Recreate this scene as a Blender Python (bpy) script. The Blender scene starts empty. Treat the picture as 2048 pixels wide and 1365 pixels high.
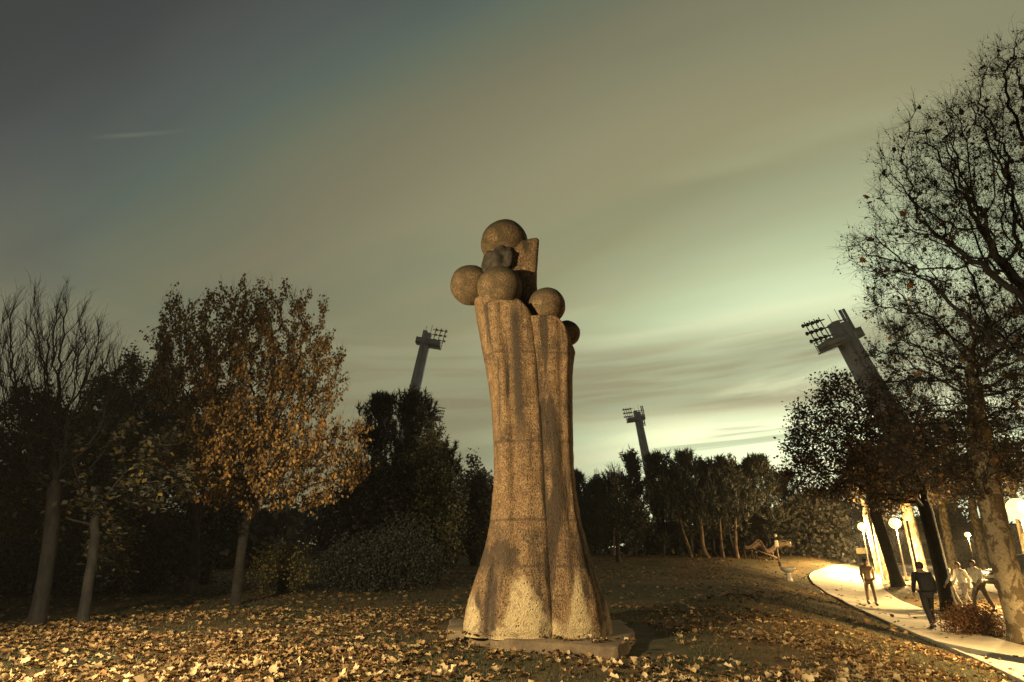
import bpy, bmesh, math, random
import numpy as np
from mathutils import Vector, Matrix, noise as mnoise

random.seed(7)
RNG = np.random.default_rng(11)
C = bpy.context.scene.collection
R = math.radians

# ------------------------------------------------------------------ camera
F_PX, CAM_H, PITCH = 1180.0, 1.3, math.atan(413 / 1180.0)
cam_d = bpy.data.cameras.new('camera')
cam_d.sensor_width = 36.0
cam_d.lens = 36.0 * F_PX / 2048.0
cam_d.clip_start, cam_d.clip_end = 0.05, 6000
cam = bpy.data.objects.new('camera', cam_d)
C.objects.link(cam)
cam.location = (0, 0, CAM_H)
cam.rotation_euler = (R(90) + PITCH, 0, 0)
bpy.context.scene.camera = cam


def ray(px, py):
    x, y = (px - 1024) / F_PX, -(py - 682.5) / F_PX
    return np.array([x, math.cos(PITCH) - y * math.sin(PITCH), math.sin(PITCH) + y * math.cos(PITCH)])


def P(px, py, Y):
    """the point seen at a photograph pixel, at forward distance Y"""
    r = ray(px, py)
    t = Y / r[1]
    return Vector((r[0] * t, Y, CAM_H + r[2] * t))


# ------------------------------------------------------------------ world
sc = bpy.context.scene
sc.view_settings.view_transform = 'Standard'
sc.view_settings.look = 'None'
sc.view_settings.exposure = 0.0
sc.view_settings.gamma = 1.0
sc.view_settings.use_curve_mapping = False
sc.cycles.max_bounces = 6
sc.cycles.diffuse_bounces = 3
sc.cycles.glossy_bounces = 2
sc.cycles.transparent_max_bounces = 4
sc.cycles.use_denoising = True
sc.cycles.sample_clamp_indirect = 4.0

SUN = ray(1720, 905)
SUN = SUN / np.linalg.norm(SUN)


def lin(c):
    return tuple((v / 255 / 12.92) if v / 255 <= .04045 else ((v / 255 + .055) / 1.055) ** 2.4 for v in c)


world = bpy.data.worlds.new('World')
sc.world = world
world.use_nodes = True
wt = world.node_tree
for n in list(wt.nodes):
    wt.nodes.remove(n)


class NT:
    """small helper for node graphs"""
    def __init__(s, t):
        s.t = t

    def n(s, typ, **kw):
        nd = s.t.nodes.new(typ)
        for k, v in kw.items():
            setattr(nd, k, v)
        return nd

    def put(s, sock, v):
        if isinstance(v, bpy.types.NodeSocket):
            s.t.links.new(v, sock)
        else:
            sock.default_value = v

    def math(s, op, a, b=0.0, c=0.0, clamp=False):
        nd = s.n('ShaderNodeMath', operation=op, use_clamp=clamp)
        s.put(nd.inputs[0], a); s.put(nd.inputs[1], b); s.put(nd.inputs[2], c)
        return nd.outputs[0]

    def vmath(s, op, a, b=(0, 0, 0)):
        nd = s.n('ShaderNodeVectorMath', operation=op)
        s.put(nd.inputs[0], a); s.put(nd.inputs[1], b)
        return nd.outputs['Value'] if op in ('DOT_PRODUCT', 'LENGTH') else nd.outputs[0]

    def mapr(s, v, a, b, c=0.0, d=1.0, smooth=True):
        nd = s.n('ShaderNodeMapRange')
        if smooth:
            nd.interpolation_type = 'SMOOTHSTEP'
        s.put(nd.inputs['Value'], v)
        for k, x in zip(('From Min', 'From Max', 'To Min', 'To Max'), (a, b, c, d)):
            s.put(nd.inputs[k], x)
        return nd.outputs[0]

    def mix(s, f, a, b, blend='MIX'):
        nd = s.n('ShaderNodeMix', data_type='RGBA', blend_type=blend)
        s.put(nd.inputs[0], f)
        for k, x in ((6, a), (7, b)):
            if isinstance(x, (tuple, list)) and len(x) == 3:
                x = (*x, 1)
            s.put(nd.inputs[k], x)
        return nd.outputs[2]

    def ramp(s, f, stops, mode='LINEAR'):
        nd = s.n('ShaderNodeValToRGB')
        cr = nd.color_ramp
        cr.interpolation = mode
        while len(cr.elements) > 1:
            cr.elements.remove(cr.elements[-1])
        cr.elements[0].position = stops[0][0]
        cr.elements[0].color = (*stops[0][1], 1)
        for p, c in stops[1:]:
            e = cr.elements.new(p)
            e.color = (*c, 1)
        s.put(nd.inputs[0], f)
        return nd.outputs[0]

    def noise(s, vec, scale, detail=3.0, rough=.55, dist=0.0):
        nd = s.n('ShaderNodeTexNoise')
        nd.inputs['Scale'].default_value = scale
        nd.inputs['Detail'].default_value = detail
        nd.inputs['Roughness'].default_value = rough
        nd.inputs['Distortion'].default_value = dist
        if vec is not None:
            s.put(nd.inputs['Vector'], vec)
        return nd.outputs[0]

    def comb(s, x, y, z):
        nd = s.n('ShaderNodeCombineXYZ')
        s.put(nd.inputs[0], x); s.put(nd.inputs[1], y); s.put(nd.inputs[2], z)
        return nd.outputs[0]

    def sep(s, v):
        nd = s.n('ShaderNodeSeparateXYZ')
        s.put(nd.inputs[0], v)
        return nd.outputs


def build_world():
    g = NT(wt)
    tc = g.n('ShaderNodeTexCoord')
    d = g.vmath('NORMALIZE', tc.outputs['Generated'])
    x, y, z = g.sep(d)[0:3]
    ang = g.math('MULTIPLY', g.math('ARCCOSINE', g.vmath('DOT_PRODUCT', d, tuple(SUN))), 57.2958)
    el = g.math('MULTIPLY', g.math('ARCSINE', g.math('MAXIMUM', z, 0.0)), 57.2958)
    azm = g.math('ARCTAN2', x, g.math('MAXIMUM', y, -1.0))
    # eff = angle from the afterglow, stretched along the horizon
    eff = g.math('ADD', ang, g.math('MULTIPLY', g.math('SUBTRACT', g.math('MINIMUM', el, 60.0), 38.0), 0.7))
    # long thin high clouds drawn out across the sky
    zz = g.math('ADD', z, 0.12)
    u, v = g.math('DIVIDE', x, zz), g.math('DIVIDE', y, zz)
    ca, sa = math.cos(R(-28)), math.sin(R(-28))
    u2 = g.math('ADD', g.math('MULTIPLY', u, ca), g.math('MULTIPLY', v, sa))
    v2 = g.math('SUBTRACT', g.math('MULTIPLY', v, ca), g.math('MULTIPLY', u, sa))
    cl = g.noise(g.comb(g.math('MULTIPLY', u2, .45), g.math('MULTIPLY', v2, 1.5), 3.1), 1.0, 3.0, .5, .3)
    cl2 = g.noise(g.comb(g.math('MULTIPLY', u2, .22), g.math('MULTIPLY', v2, 3.4), 8.1), 1.0, 2.0, .5, .2)
    eff = g.math('ADD', eff, g.math('MULTIPLY', g.math('SUBTRACT', .5, cl), 14.0))
    bank = g.mapr(g.math('ADD', g.math('MULTIPLY', cl, .75), g.math('MULTIPLY', cl2, .25)), .47, .56)
    eff = g.math('SUBTRACT', eff, g.math('SUBTRACT', g.math('MULTIPLY', bank, 4.0), 3.2))
    t = g.math('DIVIDE', g.math('ADD', eff, 20.0), 140.0)
    st = [(-14, (250, 253, 214)), (-7, (240, 246, 206)), (0, (221, 228, 190)), (8, (208, 216, 180)), (13, (190, 198, 162)),
          (19, (172, 174, 140)), (26, (152, 149, 117)), (36, (140, 139, 112)), (46, (123, 122, 100)),
          (52, (106, 114, 97)), (57, (93, 104, 96)), (62, (86, 93, 90)), (67, (80, 84, 83)), (77, (69, 70, 70)),
          (110, (50, 50, 51))]
    col = g.ramp(t, [((a + 20) / 140, lin(c)) for a, c in st])
    tint = g.mapr(g.math('ADD', g.math('MULTIPLY', cl, .6), g.math('MULTIPLY', cl2, .4)), .40, .62)
    col = g.mix(1.0, col, g.mix(tint, (0.965, 1.02, .985), (1.035, .995, .95)), 'MULTIPLY')
    col = g.mix(1.0, col, g.ramp(g.math('MULTIPLY', g.mapr(ang, 60.0, 8.0), g.mapr(el, 34.0, 10.0)), [(0, (1.0, 1.0, 1.0)), (1, (1.42, 1.42, 1.36))]), 'MULTIPLY')
    # low bands of cloud over the afterglow
    tilt = g.math('ADD', el, g.math('MULTIPLY', azm, -3.2))
    b1 = g.noise(g.comb(g.math('MULTIPLY', azm, 1.5), g.math('MULTIPLY', tilt, .22), 1.7), 1.0, 4.0, .55, .5)
    b2 = g.noise(g.comb(g.math('MULTIPLY', azm, 3.0), g.math('MULTIPLY', tilt, .85), 5.2), 1.0, 3.0, .5, .6)
    band = g.math('MULTIPLY', g.mapr(el, 9.5, 13.0), g.mapr(el, 21.0, 16.5))
    wide = g.math('MULTIPLY', band, g.mapr(b1, .28, .55, .55, 1.0))
    low = g.math('MULTIPLY', g.mapr(b2, .53, .66), g.math('MULTIPLY', g.mapr(el, 2.0, 6.0), g.mapr(el, 13.0, 9.0)))
    left = g.math('MULTIPLY', g.mapr(el, 30.0, 8.0), g.mapr(ang, 12.0, 36.0))
    k = g.math('MAXIMUM', g.math('MULTIPLY', wide, .92), g.math('MULTIPLY', low, .62))
    k = g.math('MULTIPLY', k, g.mapr(ang, 62.0, 35.0, .25, 1.0))
    col = g.mix(k, col, g.mix(g.mapr(b2, .35, .65), lin((158, 150, 116)), lin((176, 181, 144))))
    col = g.mix(g.math('MULTIPLY', left, .75), col, lin((134, 127, 98)))
    # a lone faint streak of vapour on the left
    r0, r1 = ray(195, 274), ray(392, 259)
    az0, az1 = math.atan2(r0[0], r0[1]), math.atan2(r1[0], r1[1])
    e0, e1 = [math.degrees(math.atan2(r_[2], math.hypot(r_[0], r_[1]))) for r_ in (r0, r1)]
    lnz = g.math('ADD', g.math('MULTIPLY', g.math('SUBTRACT', azm, az0), (e1 - e0) / (az1 - az0)), e0)
    on = g.math('MULTIPLY', g.mapr(g.math('ABSOLUTE', g.math('SUBTRACT', el, lnz)), .28, .05), g.math('MULTIPLY', g.mapr(azm, az0 - .02, az0 + .04), g.mapr(azm, az1 + .01, az1 - .10)))
    col = g.mix(g.math('MULTIPLY', on, .2), col, lin((140, 146, 118)))
    bg = g.n('ShaderNodeBackground')
    g.put(bg.inputs[0], col)
    bg.inputs[1].default_value = 1.0
    out = g.n('ShaderNodeOutputWorld')
    wt.links.new(bg.outputs[0], out.inputs[0])


build_world()

# the sun has set behind the trees on the right; only a faint soft remainder of it is left
sd = bpy.data.lights.new('sun', 'SUN')
sd.energy = 0.12
sd.angle = R(12)
sd.color = (1.0, .93, .72)
so = bpy.data.objects.new('sun', sd)
C.objects.link(so)
so.rotation_euler = Vector(-SUN).to_track_quat('-Z', 'Y').to_euler()

LAMP_COL = (1.0, .64, .24)
FRONT_COL = (1.0, .76, .42)


# ------------------------------------------------------------------ terrain
def sst(a, b, v):
    t = np.clip((np.asarray(v, float) - a) / (b - a), 0, 1)
    return t * t * (3 - 2 * t)


def gz(x, y):
    x = np.asarray(x, float); y = np.asarray(y, float)
    start = 2.6 + 0.33 * np.clip(y - 8, 0, 45)
    val = sst(0, 6.5, x - start)
    bear = x / np.maximum(y, 10)
    left = 1 - sst(.47, .60, bear)
    fade = sst(-6, 4, y) * (1 - sst(44, 62, y) * left)
    rise = .55 * sst(28, 62, y) * left * sst(-60, -5, -np.abs(x) + 0)
    rise = .55 * sst(28, 62, y) * left
    und = .03 * np.sin(x * .7 + 1) * np.cos(y * .6)
    return -0.92 * val * fade + rise + und * sst(3, 8, np.hypot(x, y - 9.6))


def GP(px, py):
    """where the ray through a photograph pixel meets the ground"""
    r = ray(px, py)
    lo = None
    prev = 0.5
    for t in np.concatenate([np.arange(3, 60, .25), np.arange(60, 400, 2.0)]):
        q = r * t
        if CAM_H + q[2] < float(gz(q[0], q[1])):
            a, b = prev, t
            for _ in range(25):
                m = (a + b) / 2
                q = r * m
                if CAM_H + q[2] < float(gz(q[0], q[1])):
                    b = m
                else:
                    a = m
            q = r * b
            return Vector((q[0], q[1], float(gz(q[0], q[1]))))
        prev = t
    q = r * prev
    return Vector((q[0], q[1], float(gz(q[0], q[1]))))


# ------------------------------------------------------------------ mesh building
class MB:
    """collects vertices and faces and links them as one mesh object"""
    def __init__(s):
        s.v, s.f3, s.f4, s.fn = [], [], [], []
        s.n = 0

    def add(s, v, tri=None, quad=None, ngon=None):
        v = np.asarray(v, float).reshape(-1, 3)
        if tri is not None and len(tri):
            s.f3.append(np.asarray(tri, int) + s.n)
        if quad is not None and len(quad):
            s.f4.append(np.asarray(quad, int) + s.n)
        if ngon is not None:
            s.fn += [[i + s.n for i in f] for f in ngon]
        s.v.append(v)
        s.n += len(v)
        return s

    def box(s, c, size, rot=None, bevel=0):
        c = np.asarray(c, float); h = np.asarray(size, float) / 2
        if bevel:
            b = min(bevel, h.min() * .9)
            vs = []
            for ax in range(3):
                for sg in (-1, 1):
                    o1, o2 = [a for a in range(3) if a != ax]
                    for (a, bb) in ((-1, -1), (1, -1), (1, 1), (-1, 1)):
                        p = np.zeros(3)
                        p[ax] = sg * h[ax]; p[o1] = a * (h[o1] - b); p[o2] = bb * (h[o2] - b)
                        vs.append(p)
            bm = bmesh.new()
            for p in vs:
                bm.verts.new(p)
            r = bmesh.ops.convex_hull(bm, input=bm.verts)
            bm.verts.index_update()
            v = np.array([x.co[:] for x in bm.verts])
            f = [[x.index for x in fc.verts] for fc in bm.faces]
            bm.free()
        else:
            v = np.array([[sx * h[0], sy * h[1], sz * h[2]] for sz in (-1, 1) for sx, sy in ((-1, -1), (1, -1), (1, 1), (-1, 1))])
            f = [[3, 2, 1, 0], [4, 5, 6, 7], [0, 1, 5, 4], [1, 2, 6, 5], [2, 3, 7, 6], [3, 0, 4, 7]]
        if rot is not None:
            v = v @ np.array(rot)[:3, :3].T
        return s.add(v + c, ngon=f)

    def tube(s, pts, rad, sides=6, cap=True):
        pts = np.asarray(pts, float)
        rad = np.broadcast_to(np.asarray(rad, float), (len(pts),))
        v, q = tube_arrays(pts[None], rad[None], sides)
        s.add(v, quad=q)
        if cap:
            k = len(pts)
            b0 = s.n - k * sides
            s.fn.append([b0 + i for i in range(sides)][::-1])
            s.fn.append([b0 + (k - 1) * sides + i for i in range(sides)])
        return s

    def lathe(s, prof, c=(0, 0, 0), sides=16, sx=1, sy=1):
        """prof: list of (r, z)"""
        v, q = [], []
        for (r, z) in prof:
            for i in range(sides):
                a = 2 * math.pi * i / sides
                v.append((c[0] + r * sx * math.cos(a), c[1] + r * sy * math.sin(a), c[2] + z))
        for j in range(len(prof) - 1):
            for i in range(sides):
                k = (i + 1) % sides
                q.append((j * sides + i, j * sides + k, (j + 1) * sides + k, (j + 1) * sides + i))
        return s.add(v, quad=q, ngon=[[i for i in range(sides)][::-1], [(len(prof) - 1) * sides + i for i in range(sides)]])

    def ball(s, c, r, seg=12, rings=8):
        prof = [(max(1e-4, r * math.sin(math.pi * j / rings)), -r * math.cos(math.pi * j / rings)) for j in range(rings + 1)]
        return s.lathe(prof, c, seg)

    def prism(s, poly, z0, z1):
        n = len(poly)
        v = [(p[0], p[1], z0) for p in poly] + [(p[0], p[1], z1) for p in poly]
        f = [list(range(n))[::-1], [n + i for i in range(n)]] + [[i, (i + 1) % n, n + (i + 1) % n, n + i] for i in range(n)]
        return s.add(v, ngon=f)

    def mesh(s, name, mat, smooth=False, origin=(0, 0, 0)):
        me = bpy.data.meshes.new(name)
        v = (np.concatenate(s.v) if s.v else np.zeros((0, 3))) - np.asarray(origin, float)
        loops, starts, tot = [], [], 0
        if s.f3:
            a = np.concatenate(s.f3); loops.append(a.ravel()); starts.append(np.arange(len(a)) * 3 + tot); tot += a.size
        if s.f4:
            a = np.concatenate(s.f4); loops.append(a.ravel()); starts.append(np.arange(len(a)) * 4 + tot); tot += a.size
        for f in s.fn:
            loops.append(np.array(f)); starts.append(np.array([tot])); tot += len(f)
        lp = np.concatenate(loops).astype(np.int32); stt = np.concatenate(starts).astype(np.int32)
        me.vertices.add(len(v)); me.vertices.foreach_set('co', v.astype(np.float32).ravel())
        me.loops.add(len(lp)); me.loops.foreach_set('vertex_index', lp)
        me.polygons.add(len(stt)); me.polygons.foreach_set('loop_start', stt)
        if smooth:
            me.polygons.foreach_set('use_smooth', np.ones(len(stt), bool))
        me.update(calc_edges=True)
        me.validate()
        for m in (mat if isinstance(mat, (list, tuple)) else [mat]):
            me.materials.append(m)
        return me

    def build(s, name, mat, parent=None, smooth=False, loc=None):
        """loc: where the object's origin sits (vertices are given in world space unless loc is None)"""
        me = s.mesh(name, mat, smooth, loc if loc is not None else (0, 0, 0))
        o = bpy.data.objects.new(name, me)
        C.objects.link(o)
        if parent:
            o.parent = parent
        if loc is not None:
            o.location = loc
        return o


def tube_arrays(pts, rad, sides):
    """pts (M,k,3), rad (M,k) -> vertices and quads of M tubes"""
    M, k, _ = pts.shape
    t = np.gradient(pts, axis=1)
    t /= np.linalg.norm(t, axis=2, keepdims=True) + 1e-9
    av = pts[:, -1] - pts[:, 0]
    ref = np.where((np.abs(av[:, 2]) > .7 * np.linalg.norm(av, axis=1))[:, None], np.array([[1., .13, 0]]), np.array([[.05, 0, 1.]]))
    ref = np.repeat(ref[:, None], k, 1)
    n = np.cross(t, ref)
    n /= np.linalg.norm(n, axis=2, keepdims=True) + 1e-9
    b = np.cross(t, n)
    a = np.arange(sides) * 2 * np.pi / sides
    v = pts[:, :, None] + rad[:, :, None, None] * (n[:, :, None] * np.cos(a)[:, None] + b[:, :, None] * np.sin(a)[:, None])
    v = v.reshape(-1, 3)
    base = (np.arange(M) * k * sides)[:, None, None] + (np.arange(k - 1) * sides)[None, :, None] + np.arange(sides)[None, None]
    nxt = (np.arange(M) * k * sides)[:, None, None] + (np.arange(k - 1) * sides)[None, :, None] + ((np.arange(sides) + 1) % sides)[None, None]
    q = np.stack([base, nxt, nxt + sides, base + sides], -1).reshape(-1, 4)
    return v, q


def empty(name, loc, rz=0):
    o = bpy.data.objects.new(name, None)
    o.empty_display_size = .3
    C.objects.link(o)
    o.location = loc
    o.rotation_euler = (0, 0, rz)
    return o


def tag(o, label=None, cat=None, group=None, kind=None):
    if label: o['label'] = label
    if cat: o['category'] = cat
    if group: o['group'] = group
    if kind: o['kind'] = kind
    return o


def copy_tree(o, parent=None):
    c = o.copy()
    C.objects.link(c)
    if parent:
        c.parent = parent
    for ch in list(o.children):
        copy_tree(ch, c)
    return c


# ------------------------------------------------------------------ materials
def new_mat(name):
    m = bpy.data.materials.new(name)
    m.use_nodes = True
    g = NT(m.node_tree)
    bsdf = m.node_tree.nodes['Principled BSDF']
    return m, g, bsdf


def simple(name, col, rough=.6, metal=0.0, var=.25, scale=6.0, bump=0.0, bscale=40.0):
    m, g, b = new_mat(name)
    tc = g.n('ShaderNodeTexCoord')
    nz = g.noise(tc.outputs['Object'], scale, 4, .6)
    c = g.mix(g.mapr(nz, .3, .7), tuple(v * (1 - var) for v in col), tuple(min(1, v * (1 + var)) for v in col))
    g.put(b.inputs['Base Color'], c)
    b.inputs['Roughness'].default_value = rough
    b.inputs['Metallic'].default_value = metal
    if bump:
        bn = g.n('ShaderNodeBump')
        bn.inputs['Strength'].default_value = bump
        bn.inputs['Distance'].default_value = .02
        g.put(bn.inputs['Height'], g.noise(tc.outputs['Object'], bscale, 4, .6))
        g.put(b.inputs['Normal'], bn.outputs[0])
    return m


def leaf_mat(name, cols, rough=.55, trans=.25):
    """cols: base colours picked at random leaf by leaf"""
    m, g, b = new_mat(name)
    geo = g.n('ShaderNodeNewGeometry')
    n = len(cols)
    c = g.ramp(geo.outputs['Random Per Island'], [(i / n, cols[i]) for i in range(n)], 'CONSTANT')
    g.put(b.inputs['Base Color'], c)
    b.inputs['Roughness'].default_value = rough
    b.inputs['Specular IOR Level'].default_value = .3
    if trans:
        tr = g.n('ShaderNodeBsdfTranslucent')
        g.put(tr.inputs[0], c)
        mx = g.n('ShaderNodeMixShader')
        mx.inputs[0].default_value = trans
        m.node_tree.links.new(b.outputs[0], mx.inputs[1])
        m.node_tree.links.new(tr.outputs[0], mx.inputs[2])
        m.node_tree.links.new(mx.outputs[0], m.node_tree.nodes['Material Output'].inputs[0])
    return m


def bark_mat(name, dark, light, scale=4.0, thresh=(.42, .58), stretch=.35, bump=.6):
    m, g, b = new_mat(name)
    tc = g.n('ShaderNodeTexCoord')
    mp = g.n('ShaderNodeMapping')
    mp.inputs['Scale'].default_value = (1, 1, stretch)
    g.put(mp.inputs[0], tc.outputs['Object'])
    nz = g.noise(mp.outputs[0], scale, 5, .65, .4)
    fine = g.noise(mp.outputs[0], scale * 9, 3, .6)
    c = g.mix(g.mapr(nz, *thresh), dark, light)
    c = g.mix(g.mapr(fine, .35, .75, .0, .5), c, tuple(v * .45 for v in dark))
    g.put(b.inputs['Base Color'], c)
    b.inputs['Roughness'].default_value = .85
    bn = g.n('ShaderNodeBump')
    bn.inputs['Strength'].default_value = bump
    bn.inputs['Distance'].default_value = .03
    g.put(bn.inputs['Height'], g.math('ADD', nz, g.math('MULTIPLY', fine, .5)))
    g.put(b.inputs['Normal'], bn.outputs[0])
    return m


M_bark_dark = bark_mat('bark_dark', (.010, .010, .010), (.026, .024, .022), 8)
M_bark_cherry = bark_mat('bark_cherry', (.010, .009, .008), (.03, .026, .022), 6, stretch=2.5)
M_bark_plane = bark_mat('bark_plane', (.13, .095, .05), (.36, .30, .19), 3.2, (.47, .53), .7, .35)
M_bark_pine = bark_mat('bark_pine', (.07, .05, .035), (.22, .15, .09), 6)
M_leaf_oak = leaf_mat('leaf_oak', [(.09, .088, .07), (.07, .072, .06), (.12, .105, .045), (.05, .055, .05), (.18, .14, .04), (.10, .10, .085)])
M_leaf_orange = leaf_mat('leaf_orange', [(.44, .26, .08), (.32, .19, .06), (.52, .31, .10), (.16, .12, .06), (.38, .20, .06), (.12, .10, .07)], trans=.3)
M_leaf_plane = leaf_mat('leaf_plane', [(.085, .075, .06), (.06, .056, .05), (.11, .08, .045), (.05, .048, .044), (.24, .12, .035), (.07, .062, .054)], trans=.3)
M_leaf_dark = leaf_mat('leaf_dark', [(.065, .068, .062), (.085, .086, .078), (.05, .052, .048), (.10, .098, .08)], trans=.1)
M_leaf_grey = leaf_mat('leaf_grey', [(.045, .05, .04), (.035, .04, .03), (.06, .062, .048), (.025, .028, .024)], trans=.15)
M_leaf_yellow = leaf_mat('leaf_yellow', [(.20, .17, .05), (.12, .11, .045), (.28, .21, .06), (.06, .06, .035)])
M_needle = leaf_mat('needle', [(.045, .05, .045), (.055, .06, .05), (.035, .04, .036)], trans=0)
M_needle_yellow = leaf_mat('needle_yellowish', [(.05, .055, .03), (.085, .085, .035), (.04, .045, .03), (.11, .10, .035)], trans=0)  # yellowish green is the broad conifer's own needle colour
M_fallen = leaf_mat('leaf_fallen', [(.36, .24, .105), (.44, .31, .15), (.25, .145, .06), (.15, .085, .04), (.52, .40, .22), (.30, .19, .08), (.10, .062, .034), (.20, .12, .05)], trans=.12)
M_fallen_dull = leaf_mat('leaf_fallen_dull', [(.26, .17, .075), (.16, .10, .05), (.34, .23, .11), (.10, .07, .04), (.20, .12, .05), (.07, .055, .04)], trans=.1)
M_grass = leaf_mat('grass_blade', [(.045, .055, .025), (.06, .065, .03), (.035, .045, .022), (.085, .08, .035)], trans=.2)
M_ball = simple('seed_ball', (.07, .05, .03), .9)
M_steel = simple('grey_steel', (.38, .38, .38), .5, .3)
M_mast = simple('grey_mast', (.50, .50, .52), .6, .1, .12, .6)
M_darkmetal = simple('dark_metal', (.05, .05, .052), .5, .3)
M_lamppost = simple('lamp_post_paint', (.06, .055, .045), .5, .2)
M_lampmetal = simple('lamp_post_metal', (.30, .28, .24), .45, .3)
M_white = simple('white_enamel', (.7, .68, .6), .4)
M_wood = simple('weathered_wood', (.085, .055, .036), .75, 0, .4, 9, .4)
M_wood_dark = simple('dark_wood', (.075, .055, .04), .75, 0, .4, 9, .4)


# ------------------------------------------------------------------ ground
def ground_mat():
    m, g, b = new_mat('lawn_soil')
    geo = g.n('ShaderNodeNewGeometry')
    pos = geo.outputs['Position']
    big = g.noise(pos, .35, 4, .6)
    mid = g.noise(pos, 3.0, 4, .6)
    fine = g.noise(pos, 45.0, 4, .7)
    grass = g.mix(g.mapr(mid, .35, .65), (.05, .05, .027), (.10, .09, .042))
    litter = g.mix(g.mapr(fine, .35, .65), (.09, .06, .03), (.19, .125, .06))
    c = g.mix(g.mapr(big, .44, .58), grass, litter)
    c = g.mix(g.mapr(fine, .3, .8, 0, .5), c, (.02, .018, .014))
    # specks of leaves, for the far part where no leaf is built
    vo = g.n('ShaderNodeTexVoronoi')
    vo.inputs['Scale'].default_value = 4.5
    vo.inputs['Randomness'].default_value = 1
    g.put(vo.inputs['Vector'], pos)
    sp = g.mapr(vo.outputs['Distance'], .26, .2, 0, 1, False)
    far = g.mapr(g.vmath('LENGTH', pos), 45, 60)
    c = g.mix(g.math('MULTIPLY', sp, g.math('MULTIPLY', far, .5)), c, (.2, .13, .06))
    g.put(b.inputs['Base Color'], c)
    b.inputs['Roughness'].default_value = .95
    b.inputs['Specular IOR Level'].default_value = .15
    bn = g.n('ShaderNodeBump')
    bn.inputs['Strength'].default_value = .8
    bn.inputs['Distance'].default_value = .05
    g.put(bn.inputs['Height'], g.math('ADD', g.math('MULTIPLY', fine, .4), g.noise(pos, 9, 5, .7)))
    g.put(b.inputs['Normal'], bn.outputs[0])
    return m


def build_ground():
    nr, na = 170, 288
    rr = np.concatenate([[0], np.geomspace(.6, 600, nr)])
    aa = np.arange(na) * 2 * np.pi / na
    v = [(0, 0, float(gz(0, 0)))]
    X = rr[1:, None] * np.cos(aa); Y = rr[1:, None] * np.sin(aa)
    Z = gz(X, Y)
    mb = MB()
    q = []
    i = np.arange(nr - 1)[:, None] * na; j = np.arange(na)[None]
    k = (j + 1) % na
    quad = np.stack([i + j, i + na + j, i + na + k, i + k], -1).reshape(-1, 4) + 1
    tri = np.stack([np.zeros(na, int), 1 + np.arange(na), 1 + (np.arange(na) + 1) % na], -1)
    mb.add(np.concatenate([np.array(v), np.stack([X, Y, Z], -1).reshape(-1, 3)]), tri=tri, quad=quad)
    tag(mb.build('ground', ground_mat(), smooth=True), kind='structure')


build_ground()

# path: matching points of its left and right edge, as seen in the photograph, met with the ground
PL = [(2140, 1412), (2048, 1368), (1960, 1326), (1850, 1279), (1760, 1240), (1690, 1206), (1645, 1180), (1624, 1162), (1623, 1150), (1650, 1138), (1695, 1130), (1745, 1125), (1800, 1122)]
PR = [(2140, 1322), (2062, 1299), (2010, 1284), (1955, 1268), (1893, 1240), (1830, 1214), (1790, 1196), (1772, 1183), (1765, 1172), (1765, 1160), (1772, 1150), (1785, 1143), (1830, 1136)]


def resample(pts, n):
    pts = np.array([p[:2] for p in pts])
    # centripetal-ish spline through the points
    d = np.concatenate([[0], np.cumsum(np.linalg.norm(np.diff(pts, axis=0), axis=1) ** .6)])
    t = np.linspace(0, d[-1], n)
    out = []
    m = np.gradient(pts, d, axis=0)
    for x in t:
        i = min(max(np.searchsorted(d, x) - 1, 0), len(d) - 2)
        h = d[i + 1] - d[i]; s = (x - d[i]) / h
        out.append((2 * s**3 - 3 * s**2 + 1) * pts[i] + (s**3 - 2 * s**2 + s) * h * m[i] + (-2 * s**3 + 3 * s**2) * pts[i + 1] + (s**3 - s**2) * h * m[i + 1])
    return np.array(out)


NPATH = 120
pathL = resample([GP(*p) for p in PL], NPATH)
pathR = resample([GP(*p) for p in PR], NPATH)
PATH_POLY = np.concatenate([pathL, pathR[::-1]])


def in_poly(x, y, poly):
    inside = np.zeros(np.shape(x), bool)
    n = len(poly)
    for i in range(n):
        x1, y1 = poly[i]; x2, y2 = poly[(i + 1) % n]
        c = ((y1 > y) != (y2 > y)) & (x < (x2 - x1) * (y - y1) / (y2 - y1 + 1e-12) + x1)
        inside ^= c
    return inside


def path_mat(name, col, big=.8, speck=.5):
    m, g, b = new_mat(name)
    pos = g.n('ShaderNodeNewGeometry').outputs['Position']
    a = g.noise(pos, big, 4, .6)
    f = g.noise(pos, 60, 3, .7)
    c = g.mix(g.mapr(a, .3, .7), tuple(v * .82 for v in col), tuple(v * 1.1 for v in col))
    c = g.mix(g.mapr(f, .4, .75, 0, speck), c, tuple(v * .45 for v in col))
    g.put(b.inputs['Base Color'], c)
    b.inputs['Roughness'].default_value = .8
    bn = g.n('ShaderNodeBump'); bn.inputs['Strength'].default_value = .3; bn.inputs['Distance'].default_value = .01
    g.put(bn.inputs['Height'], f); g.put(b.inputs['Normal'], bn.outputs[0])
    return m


def strip(L, Rr, n, dz, name, mat, kind='structure'):
    s = np.linspace(0, 1, n)
    XY = L[:, None] * (1 - s[None, :, None]) + Rr[:, None] * s[None, :, None]
    Z = gz(XY[..., 0], XY[..., 1]) + dz
    v = np.concatenate([XY, Z[..., None]], -1).reshape(-1, 3)
    i = np.arange(len(L) - 1)[:, None] * n; j = np.arange(n - 1)[None]
    q = np.stack([i + j, i + j + 1, i + n + j + 1, i + n + j], -1).reshape(-1, 4)
    mb = MB(); mb.add(v, quad=q)
    return tag(mb.build(name, mat, smooth=True), kind=kind)


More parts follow.
